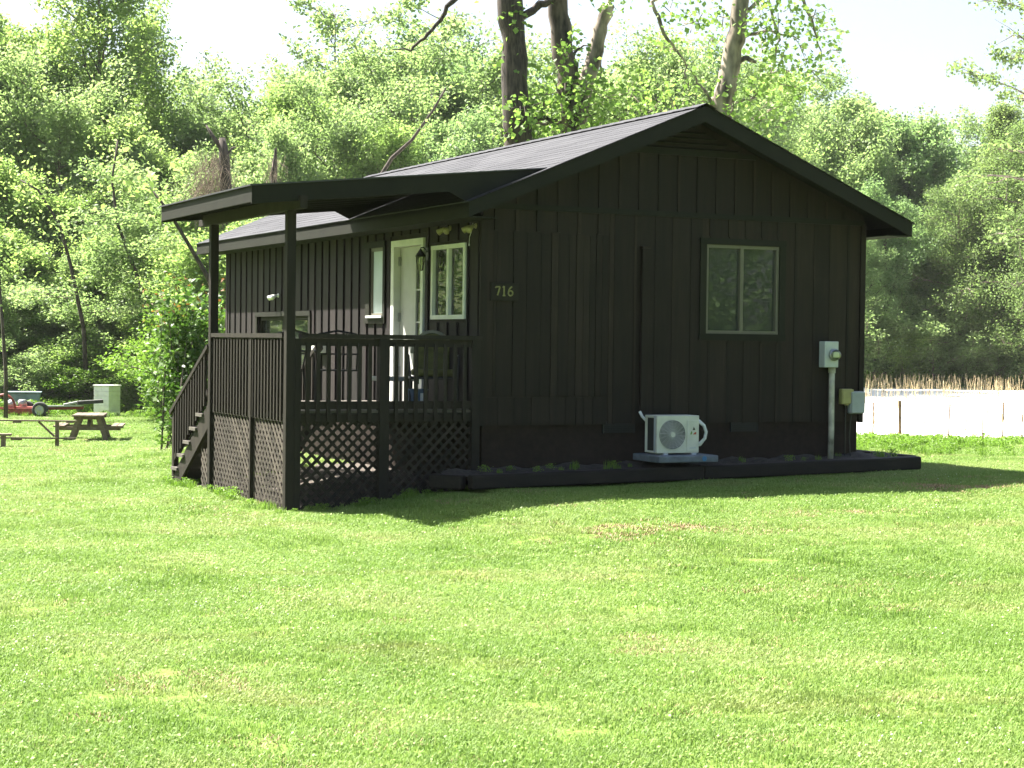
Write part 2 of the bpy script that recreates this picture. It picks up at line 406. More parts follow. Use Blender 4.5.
# ------------------------------------------------------------------ cabin
W, L = 5.2245, 9.886
ZS, ZB = .872, 3.3136
OF, OE = .472, .384
ZR, SL = 4.573, .4153
PU, PV, PV2 = -2.3115, .0, 2.918
DK = 1.005; ZRT = 1.845
def zroof(u): return ZR - SL*abs(u - W/2)
house = on_house('cabin', 0, 0, 0, 'dark stained board and batten cabin with a low gable roof and a railed side porch', 'cabin')

def cut_panel(b, axis, p0, p1, a0, a1, z0, z1, holes):
    """a wall sheet with rectangular openings; axis 1: sheet lies along x, axis 0: along y"""
    ed = sorted({a0, a1, *[h[0] for h in holes if a0 < h[0] < a1], *[h[1] for h in holes if a0 < h[1] < a1]})
    for e0, e1 in zip(ed, ed[1:]):
        spans = [(z0, z1)]
        for h in holes:
            if h[0] < (e0+e1)/2 < h[1]:
                ns = []
                for s0, s1 in spans:
                    if h[3] <= s0 or h[2] >= s1: ns.append((s0, s1)); continue
                    if h[2] > s0: ns.append((s0, h[2]))
                    if h[3] < s1: ns.append((h[3], s1))
                spans = ns
        for s0, s1 in spans:
            if axis == 1: b.box(e0, e1, p0, p1, s0, s1)
            else: b.box(p0, p1, e0, e1, s0, s1)
WIN_F = (2.90, 4.0, 1.885, 3.01)
random.seed(4)
# foundation
def f_(b):
    b.box(.03, W-.03, .03, .2, -.3, ZS-.002); b.box(.03, .2, .2, L-.03, -.3, ZS-.002)
    b.box(W-.2, W-.03, .2, L-.03, -.3, ZS-.002); b.box(.2, W-.2, L-.2, L-.03, -.3, ZS-.002)
part('foundation', M['block'], house, f_)
part('floor', M['dark'], house, lambda b: b.box(.12, W-.12, .12, L-.12, ZS+.01, ZS+.09))
for v0, v1 in ((1.581, 1.984), (3.336, 3.696)):
    o = part('foundation_vent', M['dark'], house, lambda b: b.box(v0, v1, .005, .028, .735, .866))
    def sl(b):
        for k in range(5): b.bar((v0+.01, .0, .75+k*.024), (v1-.01, .0, .75+k*.024), .014, .004)
        b.box(v0-.012, v0, -.004, .028, .73, .866); b.box(v1, v1+.012, -.004, .028, .73, .866)
    part('louvre', M['dark'], o, sl)
# front (gable) wall
def f_(b):
    cut_panel(b, 1, 0, .10, 0, W, ZS, ZB, [WIN_F])
    zz = ZB+.0
    def und(u): return zroof(u)-.075
    b.prism([(0, zz), (W, zz), (W, und(W)), (W/2, und(W/2)), (0, und(0))], 1, .0, .10)
    # battens below the belt, right of the patched panel
    us = []; u = 1.70
    while u < W-.06: us.append(u); u += random.choice((.235, .265, .28, .255))
    for u in us: cut_panel(b, 1, -.016, -.0005, u-.016, u+.016, ZS-.03, ZB-.03, [(WIN_F[0]-.07, WIN_F[1]+.07, WIN_F[2]-.07, WIN_F[3]+.07)])
    # vertical planks between the battens give each board its own tone
    ed = [1.62]+us+[W]
    for a, c in zip(ed, ed[1:]):
        cut_panel(b, 1, -.008, -.0003, a+.003, c-.003, ZS-.025, ZB-.02, [(WIN_F[0]-.02, WIN_F[1]+.02, WIN_F[2]-.02, WIN_F[3]+.02)])
    u = .16
    while u < W-.1:
        top = zroof(u)-.16
        if top > ZB+.06: b.box(u-.015, u+.015, -.016, -.0005, ZB+.035, min(top, 4.02 if 1.55 < u < W-1.55 else top))
        u += .2645
    # short battens between panel and belt at the left
    for u in (.16, .4245, .689, .9535, 1.218, 1.4825): b.box(u-.020, u+.020, -.020, -.0005, 3.045, ZB-.032)
    # patched plank panel and the strip of boards below it
    ed = [.03, .13, .17, .375, .545, .73, .86, .95, 1.09, 1.18, 1.275, 1.36, 1.44, 1.52, 1.60]
    for k, (a, c) in enumerate(zip(ed, ed[1:])): b.box(a+.003, c-.003, -.026+.004*(k % 3), -.0004, 1.165+.004*(k % 2), 3.035-.006*(k % 3))
    ed = [.03, .2, .41, .63, .86, 1.06, 1.2, 1.30, 1.42, 1.60]
    for k, (a, c) in enumerate(zip(ed, ed[1:])): b.box(a+.003, c-.003, -.024+.003*(k % 3), -.0004, ZS-.035, 1.155)
    b.box(-.035, .05, -.034, -.001, ZS-.04, 3.16); b.box(W-.05, W+.02, -.034, -.001, ZS-.04, 3.3)
part('front_wall', M['siding'], house, f_)
part('belt_board', M['trim'], house, lambda b: b.box(.02, W-.0, -.032, -.002, ZB-.03, ZB+.034))
# gable vent
def f_(b):
    b.box(1.62, W-1.62, -.034, -.002, 4.015, 4.075)
gv = part('gable_vent', M['trim'], house, f_)
def f_(b):
    for k in range(5):
        z = 4.10+k*.062; hw = (zroof(W/2)-.17-z)/SL
        if hw > .05: b.bar((W/2-hw, -.022, z), (W/2+hw, -.022, z), .05, .012, up=(0, -.6, 1))
part('louvre', M['trim'], gv, f_)
# left wall (porch side)
HOLES = [(.45, 1.40, 2.06, 2.895), (1.656, 2.70, DK, 3.03), (2.95, 3.54, 2.08, 3.0), (5.78, 8.2, 1.26, 2.14)]
def f_(b):
    cut_panel(b, 0, 0, .10, .10, L, ZS, 3.30, HOLES)
    v = .07; k = 0
    while v < L-.05:
        w = .20+random.uniform(-.012, .012)
        cut_panel(b, 0, -.022, -.0004, v, min(v+w, L), ZS-.03, 3.26, [(h[0]-.06, h[1]+.06, h[2]-.06, h[3]+.06) for h in HOLES])
        v += .292
    b.box(-.030, -.001, L-.1, L, ZS, 3.26)
part('side_wall', M['side'], house, f_)
def f_(b):
    b.box(W-.1, W, .10, L-.10, ZS, 3.30); b.box(0.1, W, L-.10, L, ZS, 3.3)
    def und(u): return zroof(u)-.075
    b.prism([(.0, 3.3), (W, 3.3), (W, und(W)), (W/2, und(W/2)), (.0, und(0))], 1, L-.10, L)
    v = .05
    while v < L: b.box(W+.0005, W+.02, v, v+.05, ZS-.03, 3.26); v += .27
part('back_wall', M['siding'], house, f_)
part('ceiling', M['dark'], house, lambda b: b.box(.1, W-.1, .1, L-.1, 3.2, 3.26))

# roof
def f_(b):
    for s in (-1, 1):
        ue = W/2+s*(W/2+OE)
        zt_, ze_ = ZR-.02, ZR-SL*(W/2+OE)-.02
        b.prism([(W/2, zt_), (ue, ze_), (ue, ze_-.05), (W/2, zt_-.05)], 1, -OF+.03, L+OF-.03)
roof = part('roof', M['trim'], house, f_)
def f_(b):
    random.seed(9)
    exp = .143; slope_len = (W/2+OE+.02)*math.hypot(1, SL); cs = 1/math.hypot(1, SL); sn = SL*cs
    nx, nz = sn, cs
    for s in (-1, 1):
        k = 0; d = slope_len
        while d > .02:
            d0 = d; d1 = max(0, d-exp-.02)
            x = -OF-.018 - random.uniform(0, .9)
            while x < L+OF+.018:
                w = random.uniform(.75, 1.05); a = max(x, -OF-.018); e = min(x+w, L+OF+.018); x += w
                if e <= a+.01: continue
                lift0 = .0025+random.uniform(0, .0025)
                P = []
                for dd, h in ((d0, lift0), (d1, .001), (d0, -.010), (d1, -.012)):
                    P.append((W/2+s*(dd*cs+h*nx), ZR-.008-dd*sn+h*nz))
                vs = [(P[0][0], a, P[0][1]), (P[0][0], e-.004, P[0][1]), (P[1][0], e-.004, P[1][1]), (P[1][0], a, P[1][1]),
                      (P[2][0], a, P[2][1]), (P[2][0], e-.004, P[2][1])]
                b.add(vs, [(0, 1, 2, 3), (0, 4, 5, 1)])
            d -= exp; k += 1
part('shingles', M['shingle'], roof, f_)
def f_(b):
    y = -OF-.02
    while y < L+OF:
        e = min(y+.30, L+OF+.02)
        for s in (-1, 1):
            b.add([(W/2, y, ZR+.012), (W/2, e-.006, ZR+.018), (W/2+s*.14, e-.006, ZR+.018-.14*SL), (W/2+s*.14, y, ZR+.012-.14*SL)], [(0, 1, 2, 3)])
        y += .29
part('ridge_cap', M['shingle'], roof, f_)
for v0 in (-OF, L+OF-.03):
    def f_(b):
        for s in (-1, 1):
            ue = W/2+s*(W/2+OE); z0 = ZR-.02; z1 = ZR-SL*(W/2+OE)-.02
            b.prism([(W/2, z0), (ue, z1), (ue, z1-.165), (W/2+s*.0, z0-.185)], 1, v0, v0+.03)
    part('rake_board', M['trim'], roof, f_)
def f_(b):
    z1 = ZR-SL*(W/2+OE)-.02
    for ue in (-OE, W+OE-.03): b.box(ue, ue+.03, -OF+.032, L+OF-.032, z1-.165, z1-.004)
part('eave_board', M['trim'], roof, f_)
def f_(b):
    z1 = ZR-SL*(W/2+OE)-.02
    b.box(-OE+.032, -.025, -OF+.032, L+OF-.032, z1-.165, z1-.15); b.box(W+.025, W+OE-.032, -OF+.032, L+OF-.032, z1-.165, z1-.15)
part('soffit', M['trim'], roof, f_)

# windows and door -------------------------------------------------------
def window(parent, ax, a0, a1, z0, z1, out, mat, fw, split, depth=.07, frame_name='window', sash=None):
    """ax 1: in the front wall (face at v=out), ax 0: in the side wall (face at u=out)"""
    def bx(b, e0, e1, p0, p1, s0, s1):
        if ax == 1: b.box(e0, e1, p0, p1, s0, s1)
        else: b.box(p0, p1, e0, e1, s0, s1)
    def fr(b):
        bx(b, a0, a1, out, out+depth, z1-fw, z1); bx(b, a0, a1, out, out+depth, z0, z0+fw)
        bx(b, a0, a0+fw, out+.002, out+depth-.002, z0+fw, z1-fw); bx(b, a1-fw, a1, out+.002, out+depth-.002, z0+fw, z1-fw)
        if split:
            c = a0+(a1-a0)*split; bx(b, c-fw*.6, c+fw*.6, out+.004, out+depth-.004, z0+fw, z1-fw)
    w = part(frame_name, mat, parent, fr)
    part('pane', M['glass'], w, lambda b: bx(b, a0+fw*.8, a1-fw*.8, out+depth*.6, out+depth*.6+.004, z0+fw*.8, z1-fw*.8))
    return w
w = window(house, 1, WIN_F[0]+.03, WIN_F[1]-.03, WIN_F[2]+.03, WIN_F[3]-.03, -.012, M['taupe'], .038, .49)
def f_(b):
    a0, a1, z0, z1 = WIN_F
    b.box(a0-.06, a1+.06, -.034, -.002, z1-.03, z1+.045); b.box(a0-.06, a1+.06, -.040, -.002, z0-.05, z0+.03)
    b.box(a0-.055, a0+.03, -.032, -.003, z0+.03, z1-.03); b.box(a1-.03, a1+.055, -.032, -.003, z0+.03, z1-.03)
part('casing', M['trim'], w, f_)
w = window(house, 0, .43, 1.42, 2.04, 2.915, -.03, M['white'], .05, .5, frame_name='window')
# the screened half
part('screen', M['dark'], w, lambda b: b.box(.035, .038, .97, 1.36, 2.10, 2.86))
def f_(b):
    b.box(.02, .032, 1.33, 1.37, 2.09, 2.87); b.box(.02, .032, .96, 1.33, 2.83, 2.87); b.box(.02, .032, .96, 1.33, 2.09, 2.12)
part('sash', M['taupe'], w, f_)
w = window(house, 0, 2.95, 3.42, 2.085, 2.97, -.02, M['taupe'], .045, 0)
part('blind', M['blind'], w, lambda b: b.box(.0, .006, 2.995, 3.375, 2.13, 2.925))
def f_(b):
    b.box(-.05, -.023, 2.88, 3.60, 2.97, 3.05); b.box(-.045, -.024, 2.88, 2.95, 2.07, 2.97); b.box(-.045, -.024, 3.42, 3.56, 2.07, 2.97)
    b.box(-.045, -.024, 2.88, 3.62, 2.0, 2.07)
part('casing', M['trim'], w, f_)
part('sill', M['white'], w, lambda b: b.box(-.07, .0, 2.93, 3.48, 2.071, 2.10))
w = window(house, 0, 5.80, 8.18, 1.28, 2.12, .02, M['trim'], .06, .55)
def f_(b):
    b.box(-.05, -.023, 5.72, 8.26, 2.12, 2.19); b.box(-.05, -.023, 5.72, 8.26, 1.20, 1.28); b.box(-.045, -.024, 5.72, 5.80, 1.28, 2.12); b.box(-.045, -.024, 8.18, 8.26, 1.28, 2.12)
part('casing', M['trim'], w, f_)
def f_(b):
    b.box(-.032, .1, 2.60, 2.70, DK, 3.03); b.box(-.032, .1, 1.656, 1.73, DK, 3.03); b.box(-.034, .1, 1.73, 2.60, 2.95, 3.03)
df = part('door_frame', M['white'], house, f_)
dr = part('door', M['door'], house, lambda b: (b.box(.055, .095, 2.08, 2.595, DK+.02, 2.945), b.box(.055, .095, 1.735, 1.80, DK+.02, 2.945), b.box(.056, .094, 1.80, 2.08, DK+.02, 1.25), b.box(.056, .094, 1.80, 2.08, 2.86, 2.945),
      [b.box(.058, .07, 1.80, 2.08, z, z+.02) for z in (1.62, 2.0, 2.4)]))
part('glazing', M['glass'], dr, lambda b: b.box(.075, .079, 1.80, 2.08, 1.25, 2.86))
for z in (1.35, 2.02, 2.72): part('hinge', M['steel'], dr, lambda b: b.box(.03, .0545, 2.56, 2.60, z, z+.11))
part('handle', M['steel'], dr, lambda b: (b.lathe([(.012, 0), (.012, -.03), (.028, -.035), (.03, -.055), (.018, -.066)], (.054, 1.77, 1.92), 'x', 12)), smooth=True)

# conduit chase on the gable wall
part('pipe_cover', M['siding'], house, lambda b: (b.box(2.03, 2.125, -.075, -.022, .945, 2.90), b.box(2.02, 2.135, -.085, -.022, 2.90, 2.925)), bevel=.004)

# porch ------------------------------------------------------------------
def zp(u): return 3.376+.1033*(u+2.816)
def f_(b):
    b.prism([(-2.80, zp(-2.80)-.005), (.571, zp(.571)), (.571, zp(.571)-.028), (-2.80, zp(-2.80)-.033)], 1, -.345, 3.25)
pr = part('porch_roof', M['trim'], house, f_)
part('roofing', M['shingle'], pr, lambda b: b.prism([(-2.84, zp(-2.84)+.012), (.60, zp(.60)+.010), (.60, zp(.6)-.002), (-2.84, zp(-2.84)-.004)], 1, -.395, 3.295))
for v0, v1 in ((-.374, -.346), (3.251, 3.275)):
    part('rake_board', M['trim'], pr, lambda b: b.prism([(-2.816, 3.186), (-.58, zp(-.58)-.19), (-.384, 3.328), (.571, 3.722), (.571, zp(.571)-.003), (-2.816, zp(-2.816)-.005)], 1, v0, v1))
part('eave_board', M['trim'], pr, lambda b: b.box(-2.816, -2.79, -.345, 3.25, 3.205, zp(-2.8)-.007))
def f_(b):
    v = -.33
    while v < 3.25:
        b.prism([(-2.789, zp(-2.789)-.036), (-.33, zp(-.33)-.036), (-.33, zp(-.33)-.14), (-2.789, zp(-2.789)-.14)], 1, v, v+.038)
        v += .593
part('rafter', M['trim'], pr, f_)
part('beam', M['rail'], pr, lambda b: b.box(PU+.005, PU+.085, -.44, 3.42, 3.16, 3.29))
# deck
def f_(b):
    v = -.02
    while v < PV2+.03: b.box(PU+.05, -.03, v, v+.135, .985, DK+.01); v += .141
part('deck', M['deck'], house, f_)
def f_(b):
    b.box(PU+.03, -.03, -.035, .005, .885, .975); b.box(PU+.03, PU+.07, .006, PV2, .885, .975); b.box(PU+.03, -.03, PV2-.01, PV2+.03, .80, .975)
    for u in (-1.8, -1.2, -.6): b.box(u, u+.04, .006, PV2-.012, .83, .98)
part('deck_joists', M['rail'], house, f_)
def post(u, v, s, z1, name='porch_post'):
    x, y = wor(u, v); z0 = zt(x, y)-.1
    return part(name, M['rail'], house, lambda b: b.box(u, u+s, v, v+s, z0, z1), bevel=.006)
for v_ in (PV-.045, PV2-.07):
    post(PU, v_, .098, 3.158)
    x, y = wor(PU, v_); z0 = zt(x, y)-.1
    part('rail_post', M['rail'], house, lambda b: b.box(PU+.0995, PU+.172, v_+.004, v_+.11, z0, 1.792), bevel=.006)
post(-1.245, -.07, .115, 1.80, 'rail_post'); post(-.135, -.06, .10, 1.80, 'rail_post')
part('rail_post', M['rail'], house, lambda b: b.box(PU+.0, PU+.045, 1.215, 1.265, -.05, 1.78))
# railings
def railing(pts, top, n_list, along):
    pass
def f_(b):
    b.box(PU+.166, -.136, -.035, .005, 1.715, 1.795); b.box(PU+.166, -.02, -.075, .055, 1.797, ZRT)
    b.box(PU+.166, -.136, -.035, .005, 1.03, 1.115)
fr = part('front_railing', M['rail'], house, f_)
bu = []
u = -2.055
for k in range(7): bu.append(-2.075+k*.119)
for k in range(8): bu.append(-1.05+k*.117)
for u in bu:
    o = part('baluster', M['rail'], fr, lambda b: b.box(u-.019, u+.019, -.074, -.0365, .90, 1.745))
def f_(b):
    b.box(PU+.05, PU+.09, .117, PV2-.09, 1.715, 1.795); b.box(PU+.0, PU+.13, .117, PV2-.09, 1.797, ZRT)
    b.box(PU+.05, PU+.09, .117, PV2-.09, 1.03, 1.10)
lr = part('side_railing', M['rail'], house, f_)
bv = [.19+k*.112 for k in range(10)] + [1.325+k*.1165 for k in range(13)]
for v in bv: part('baluster', M['rail'], lr, lambda b: b.box(PU+.011, PU+.0485, v-.019, v+.019, .90, 1.78))
# lattice
def lattice(a0, a1, z0, z1, pos, axis, name='lattice_panel', mat='latt'):
    b = MB(); pitch = .118; w = .034
    def clip(c, sgn):
        # line z = z0 + sgn*(a - c); returns the two ends inside the panel
        pts = []
        for a in (a0, a1):
            z = z0 + sgn*(a-c)
            if z0 <= z <= z1: pts.append((a, z))
        for z in (z0, z1):
            a = c + sgn*(z-z0)
            if a0 < a < a1: pts.append((a, z))
        pts = sorted(set((round(p[0], 4), round(p[1], 4)) for p in pts))
        return (pts[0], pts[-1]) if len(pts) >= 2 and abs(pts[0][0]-pts[-1][0]) > .01 else None
    H = z1-z0
    for sgn, off in ((1, 0), (-1, .0085)):
        c = a0-H-pitch
        while c < a1+H+pitch:
            e = clip(c, sgn)
            if e:
                (p0, q0), (p1, q1) = e
                if axis == 1: b.bar((p0, pos+off, q0), (p1, pos+off, q1), .007, w, up=(0, 0, 1))
                else: b.bar((pos+off, p0, q0), (pos+off, p1, q1), .007, w, up=(0, 0, 1))
            c += pitch
    return b.build(name, M[mat], house)
# bars have to lie flat in the panel: width in the panel plane
lattice(PU+.175, -1.25, -.05, .883, -.020, 1, mat='rail'); lattice(-1.128, -.05, .02, .883, -.020, 1, mat='rail')
lattice(.12, 1.213, -.08, .883, PU+.045, 0); lattice(1.267, PV2-.085, -.08, .883, PU+.045, 0)
lattice(PV2+.09, 3.35, -.12, .42, PU+.045, 0)
# stairs
st = part('porch_stairs', M['rail'], house, lambda b: [b.prism([(2.95, 1.0), (4.5, .02), (4.5, -.14), (4.36, -.14), (2.95, .70)], 0, u, u+.045) for u in (PU+.01, -.95)])
for k in range(5):
    v = 3.17+k*.285; z = .815-k*.185
    part('tread', M['deck'], st, lambda b: (b.box(PU-.02, -.87, v-.03, v+.25, z, z+.04), b.box(PU+.06, -.955, v+.2, v+.22, z-.14, z-.002)))
for u in (PU, -.92):
    def f_(b):
        b.bar((u+.03, 2.93, 1.69), (u+.03, 4.66, .80), .10, .05)
        b.bar((u+.03, 3.0, 1.13), (u+.03, 4.55, .20), .045, .07)
        b.box(u-.0, u+.07, 4.50, 4.585, -.15, .84)
    sr = part('stair_railing', M['rail'], house, f_)
    for k in range(12):
        v = 3.08+k*.117; z = 1.60-(v-3.08)*.52
        part('baluster', M['rail'], sr, lambda b: b.box(u-.012, u+.024, v-.017, v+.017, z-.65-(v-3.08)*.03, z-.0))
# stored crate under the deck seen through the lattice
x, y = wor(-1.75, 1.3)

# ------------------------------------------------------------------ fittings on the cabin
pl = on_house('house_number_sign', .257, -.040, 2.245, 'small dark wooden sign with the house number 716 in brass figures', 'house number sign')
part('board', M['rail'], pl, lambda b: b.box(-.173, .173, -.014, .012, 0, .205), bevel=.004)
def strokes(b, polys, w=.016):
    for poly in polys:
        for p, q in zip(poly, poly[1:]):
            b.bar((p[0], -.019, p[1]), (q[0], -.019, q[1]), w, .008, up=(0, -1, 0))
def arc(cx, cz, r, a0, a1, n=12, sx=1): return [(cx+sx*r*math.cos(R(a0+(a1-a0)*k/n)), cz+r*math.sin(R(a0+(a1-a0)*k/n))) for k in range(n+1)]
for nm, po in (('digit', [[(-.115, .143), (-.115, .158), (-.062, .158)], [(-.064, .156), (-.093, .062)]]),
               ('digit', [[(-.012, .060), (-.012, .166)], [(-.027, .060), (.004, .060)], [(-.012, .164), (-.028, .150)]]),
               ('digit', [arc(.070, .088, .028, 0, 360), [(.044, .098), (.052, .13), (.075, .156), (.088, .162)]])):
    part(nm, M['brass'], pl, lambda b: strokes(b, po))

def flood(name, v, zz, heads, mat, label, group=None, tilt=-.35):
    r = on_house(name, -.03, v, zz, label, 'floodlight', group); r.scale = (.62, .62, .62)
    part('mount', mat, r, lambda b: b.lathe([(.05, .03), (.05, 0), (.03, -.02)], (0, 0, 0), 'x', 14))
    for dv, dz, du in heads:
        def f_(b):
            b.tube([(-.02, 0, 0), (-.06, dv*.45, dz*.4)], .014, 8)
            p0 = Vector((-.06, dv*.5, dz*.4)); d = Vector((du, dv*.4, tilt*.12)).normalized()
            b.tube([p0, p0+d*.04, p0+d*.10, p0+d*.17], [.024, .036, .05, .062], 12)
        part('lamp_head', mat, r, f_, smooth=True)
    return r
f1 = flood('floodlight', .86, 3.10, [(.16, 0, -.05), (-.15, 0, -.05)], M['ivory'], 'yellowed twin floodlight under the eave above the white side window')
f2 = flood('floodlight', .14, 3.09, [(.14, -.0, -.05), (-.06, .01, -.05)], M['ivory'], 'yellowed floodlight at the cabin corner with a hanging pull cord')
part('pull_cord', M['ivory_w'], f2, lambda b: (b.tube([(-.05, 0, .05), (-.07, -.03, -.05), (-.07, .10, -.20), (-.07, .11, -.32)], .005, 5), b.tube([(-.07, .11, -.32), (-.07, .11, -.36)], .012, 6)))
f3 = flood('floodlight', 7.2, 2.43, [(.20, .0, -.06), (-.12, 0, -.1)], M['ivory_w'], 'white twin floodlight on the siding over the wide dark window')

ln = on_house('wall_lantern', -.024, 1.52, 2.86, 'black carriage lantern with a glass shade on the wall beside the door', 'wall lamp'); ln.scale = (.62, .8, .84)
part('bracket', M['black'], ln, lambda b: (b.box(-.02, 0, -.045, .045, -.13, .05), b.tube([(-.01, 0, -.02), (-.09, 0, .05), (-.15, 0, .045), (-.155, 0, .0)], .010, 8)))
part('lamp_cap', M['black'], ln, lambda b: b.lathe([(.012, .03), (.03, .01), (.045, -.01), (.10, -.075), (.095, -.085)], (-.155, 0, 0), 'z', 12))
part('lamp_shade', M['lampglass'], ln, lambda b: b.lathe([(.085, -.088), (.082, -.15), (.055, -.27), (.03, -.285)], (-.155, 0, 0), 'z', 10))
part('bulb', M['ivory_w'], ln, lambda b: b.lathe([(.012, -.09), (.03, -.13), (.03, -.16), (.008, -.20)], (-.155, 0, 0), 'z', 10), smooth=True)
part('cage', M['black'], ln, lambda b: [b.tube([(-.155+.09*math.cos(a), .09*math.sin(a), -.086), (-.155+.088*math.cos(a), .088*math.sin(a), -.15), (-.155+.05*math.cos(a), .05*math.sin(a), -.28)], .005, 5) for a in (0, 1.05, 2.09, 3.14, 4.19, 5.24)])

bx = on_house('white_wall_box', -.024, 5.3, 1.60, 'white box low on the porch side siding below the railing top', 'electrical box')  # plain white box for the pair of white patches on this wall
part('casing', M['ivory_w'], bx, lambda b: b.box(-.07, 0, -.22, .2, 0, .2), bevel=.008); part('cover', M['white'], bx, lambda b: b.box(-.082, -.071, -.2, -.02, .015, .185), bevel=.004)

# meter, conduit, utility boxes
mt = on_house('electric_meter', 4.66, -.035, 1.52, 'grey electric meter box with a round glass dial above the rusty white pipe', 'electric meter')
part('meter_box', M['meter'], mt, lambda b: b.box(-.10, .105, -.125, .0, 0, .32), bevel=.008)
part('meter_ring', M['steel'], mt, lambda b: b.lathe([(.072, -.126), (.075, -.15), (.066, -.158)], (.03, 0, .155), 'y', 20), smooth=True)
part('meter_dial', M['lampglass'], mt, lambda b: b.lathe([(.062, -.15), (.060, -.20), (.045, -.225)], (.03, 0, .155), 'y', 20), smooth=True)
part('dial_plate', M['ivory_w'], mt, lambda b: (b.box(-.02, .075, -.185, -.16, .125, .19)))
cd = on_house('conduit_pipe', 4.72, -.09, .35, 'rust stained white conduit pipe running from the meter box down to the ground', 'pipe')
b = MB(); b.tube([(0, 0, 0), (.004, 0, .4), (0, 0, .9), (0, 0, 1.168)], .036, 12); b.build('pipe', M['conduit'], cd, smooth=True)
part('collar', M['conduit'], cd, lambda b: b.lathe([(.045, 1.10), (.045, 1.166)], (0, 0, 0), 'z', 12))
yb = on_house('junction_box', 4.945, -.036, 1.05, 'small yellowed junction box between the white pipe and the grey box', 'electrical box')
part('box', M['ybox'], yb, lambda b: b.box(-.08, .08, -.07, 0, .015, .205), bevel=.008); part('lid', M['ybox'], yb, lambda b: b.box(-.07, .088, -.082, -.071, .025, .198), bevel=.004)
part('knockout', M['ybox'], yb, lambda b: b.lathe([(.028, 0), (.028, .016)], (0.01, -.04, 0), 'z', 10)); part('wire_lead', M['black'], yb, lambda b: b.tube([(.01, -.02, 0), (.012, -.02, -.3), (.01, -.02, -.66)], .008, 6))
gb = on_house('utility_box', 5.09, -.036, .945, 'light grey rounded utility box at the right corner of the cabin', 'utility box')
part('box', M['gbox'], gb, lambda b: b.box(-.10, .11, -.09, 0, 0, .28), bevel=.022); part('lid', M['gbox'], gb, lambda b: b.box(-.095, .105, -.105, -.088, .01, .27), bevel=.022)
part('wire_lead', M['black'], gb, lambda b: b.tube([(-.05, -.03, 0), (-.08, -.03, -.3), (-.05, -.03, -.56)], .007, 6))

# ------------------------------------------------------------------ raised bed and AC unit
def soil():
    us = np.linspace(-.50, 5.66, 60); vv = np.linspace(-.42, .05, 9)
    U_, V2 = np.meshgrid(us, vv); Z_ = .305+.0175*U_ + .02*np.sin(U_*7)*np.sin(V2*9+U_) + .015*np.sin(U_*17+1)
    Z_ += .05*S((V2+.25)/.3)
    X_ = CX+U_*cu-V2*su; Y_ = CY+U_*su+V2*cu
    i = np.arange(8*60).reshape(-1, 60)[:, :-1].ravel()
    me = np_mesh('bed_soil', np.stack([X_, Y_, Z_], -1).reshape(-1, 3), np.stack([i, i+1, i+61, i+60], -1), M['soil'], True)
    o = link('soil', me); tag(o, kind='structure'); 
soil()
def litter():
    us = np.linspace(PU+.02, .02, 24); vv = np.linspace(-.08, 4.2, 26); U_, V2 = np.meshgrid(us, vv)
    X_ = CX+U_*cu-V2*su; Y_ = CY+U_*su+V2*cu; Z_ = T(X_, Y_)+.012+.01*np.sin(U_*13)*np.sin(V2*11)
    i = np.arange(25*24).reshape(-1, 24)[:, :-1].ravel()
    o = link('dirt', np_mesh('dirt', np.stack([X_, Y_, Z_], -1).reshape(-1, 3), np.stack([i, i+1, i+25, i+24], -1), M['litter'], True)); tag(o, kind='structure')
M['litter'] = simple('leaf_litter', (.050, .040, .031), .95, var=.5, scale=24, bump=1)
litter()
def timber(u0, v0, z0, u1, v1, z1, label, w=.14, h=.165, rows=1):
    x, y = wor((u0+u1)/2, (v0+v1)/2)
    zc = (z0+z1)/2
    r = empty('landscape_timber', (x, y, zc-h), YAW, label, 'landscape timber', 'timbers edging the planting bed')
    du, dv = (u1-u0)/2, (v1-v0)/2; dz = (z1-z0)/2
    for k in range(rows):
        hh = h/rows
        b = MB(); zz = h-hh*(k+.5)
        b.bar((-du*(1-.004*k), -dv, zz-dz), (du*(1-.003*k), dv, zz+dz), w-.008*k, hh-.006)
        b.build('beam', M['timber'], r, bevel=.022)
timber(-.36, -.52, .325, 2.6, -.52, .375, 'dark timber along the bed front between the lattice and the air conditioner')
timber(2.61, -.52, .375, 5.73, -.52, .438, 'dark timber along the bed front below the electric meter')
timber(-.66, -.14, .32, -.40, -.45, .32, 'short angled timber at the bed end against the porch lattice')
timber(5.74, -.40, .44, 5.74, 2.2, .44, 'dark timber returning round the right corner of the cabin')
pd = on_house('equipment_pad', 2.31, -.32, .415, 'blue grey pad under the air conditioner resting on the timber bed', 'pad')
part('slab', M['pad'], pd, lambda b: b.box(-.37, .43, -.34, .27, .006, .085), bevel=.012)
part('patch', M['bluetape'], pd, lambda b: b.lathe([(.032, 0), (.022, -.004)], (.24, -.341, .048), 'y', 9))
ac = on_house('air_conditioner', 2.30, -.32, .50, 'cream outdoor air conditioner unit with a round fan grille on a blue grey pad', 'air conditioner')
def f_(b):
    b.box(-.283, .283, -.158, -.128, .02, .455); b.box(-.283, .283, -.128, .125, .425, .455); b.box(-.283, .283, -.128, .125, .02, .045)
    b.box(.25, .283, -.128, .125, .045, .425); b.box(-.283, .283, .1, .125, .045, .425)
    b.box(-.283, -.262, -.128, -.085, .045, .425); b.box(-.283, -.262, .085, .1, .045, .425)
part('casing', M['ac'], ac, f_, bevel=.008)
part('coil', M['dark'], ac, lambda b: b.box(-.268, -.25, -.085, .085, .045, .425))
part('side_panel', M['acgrey'], ac, lambda b: (b.box(-.2845, -.284, -.127, -.087, .03, .45),))
part('access_panel', M['ac'], ac, lambda b: b.box(.115, .27, -.166, -.159, .04, .40), bevel=.003)
fc = (-.078, -.159, .235)
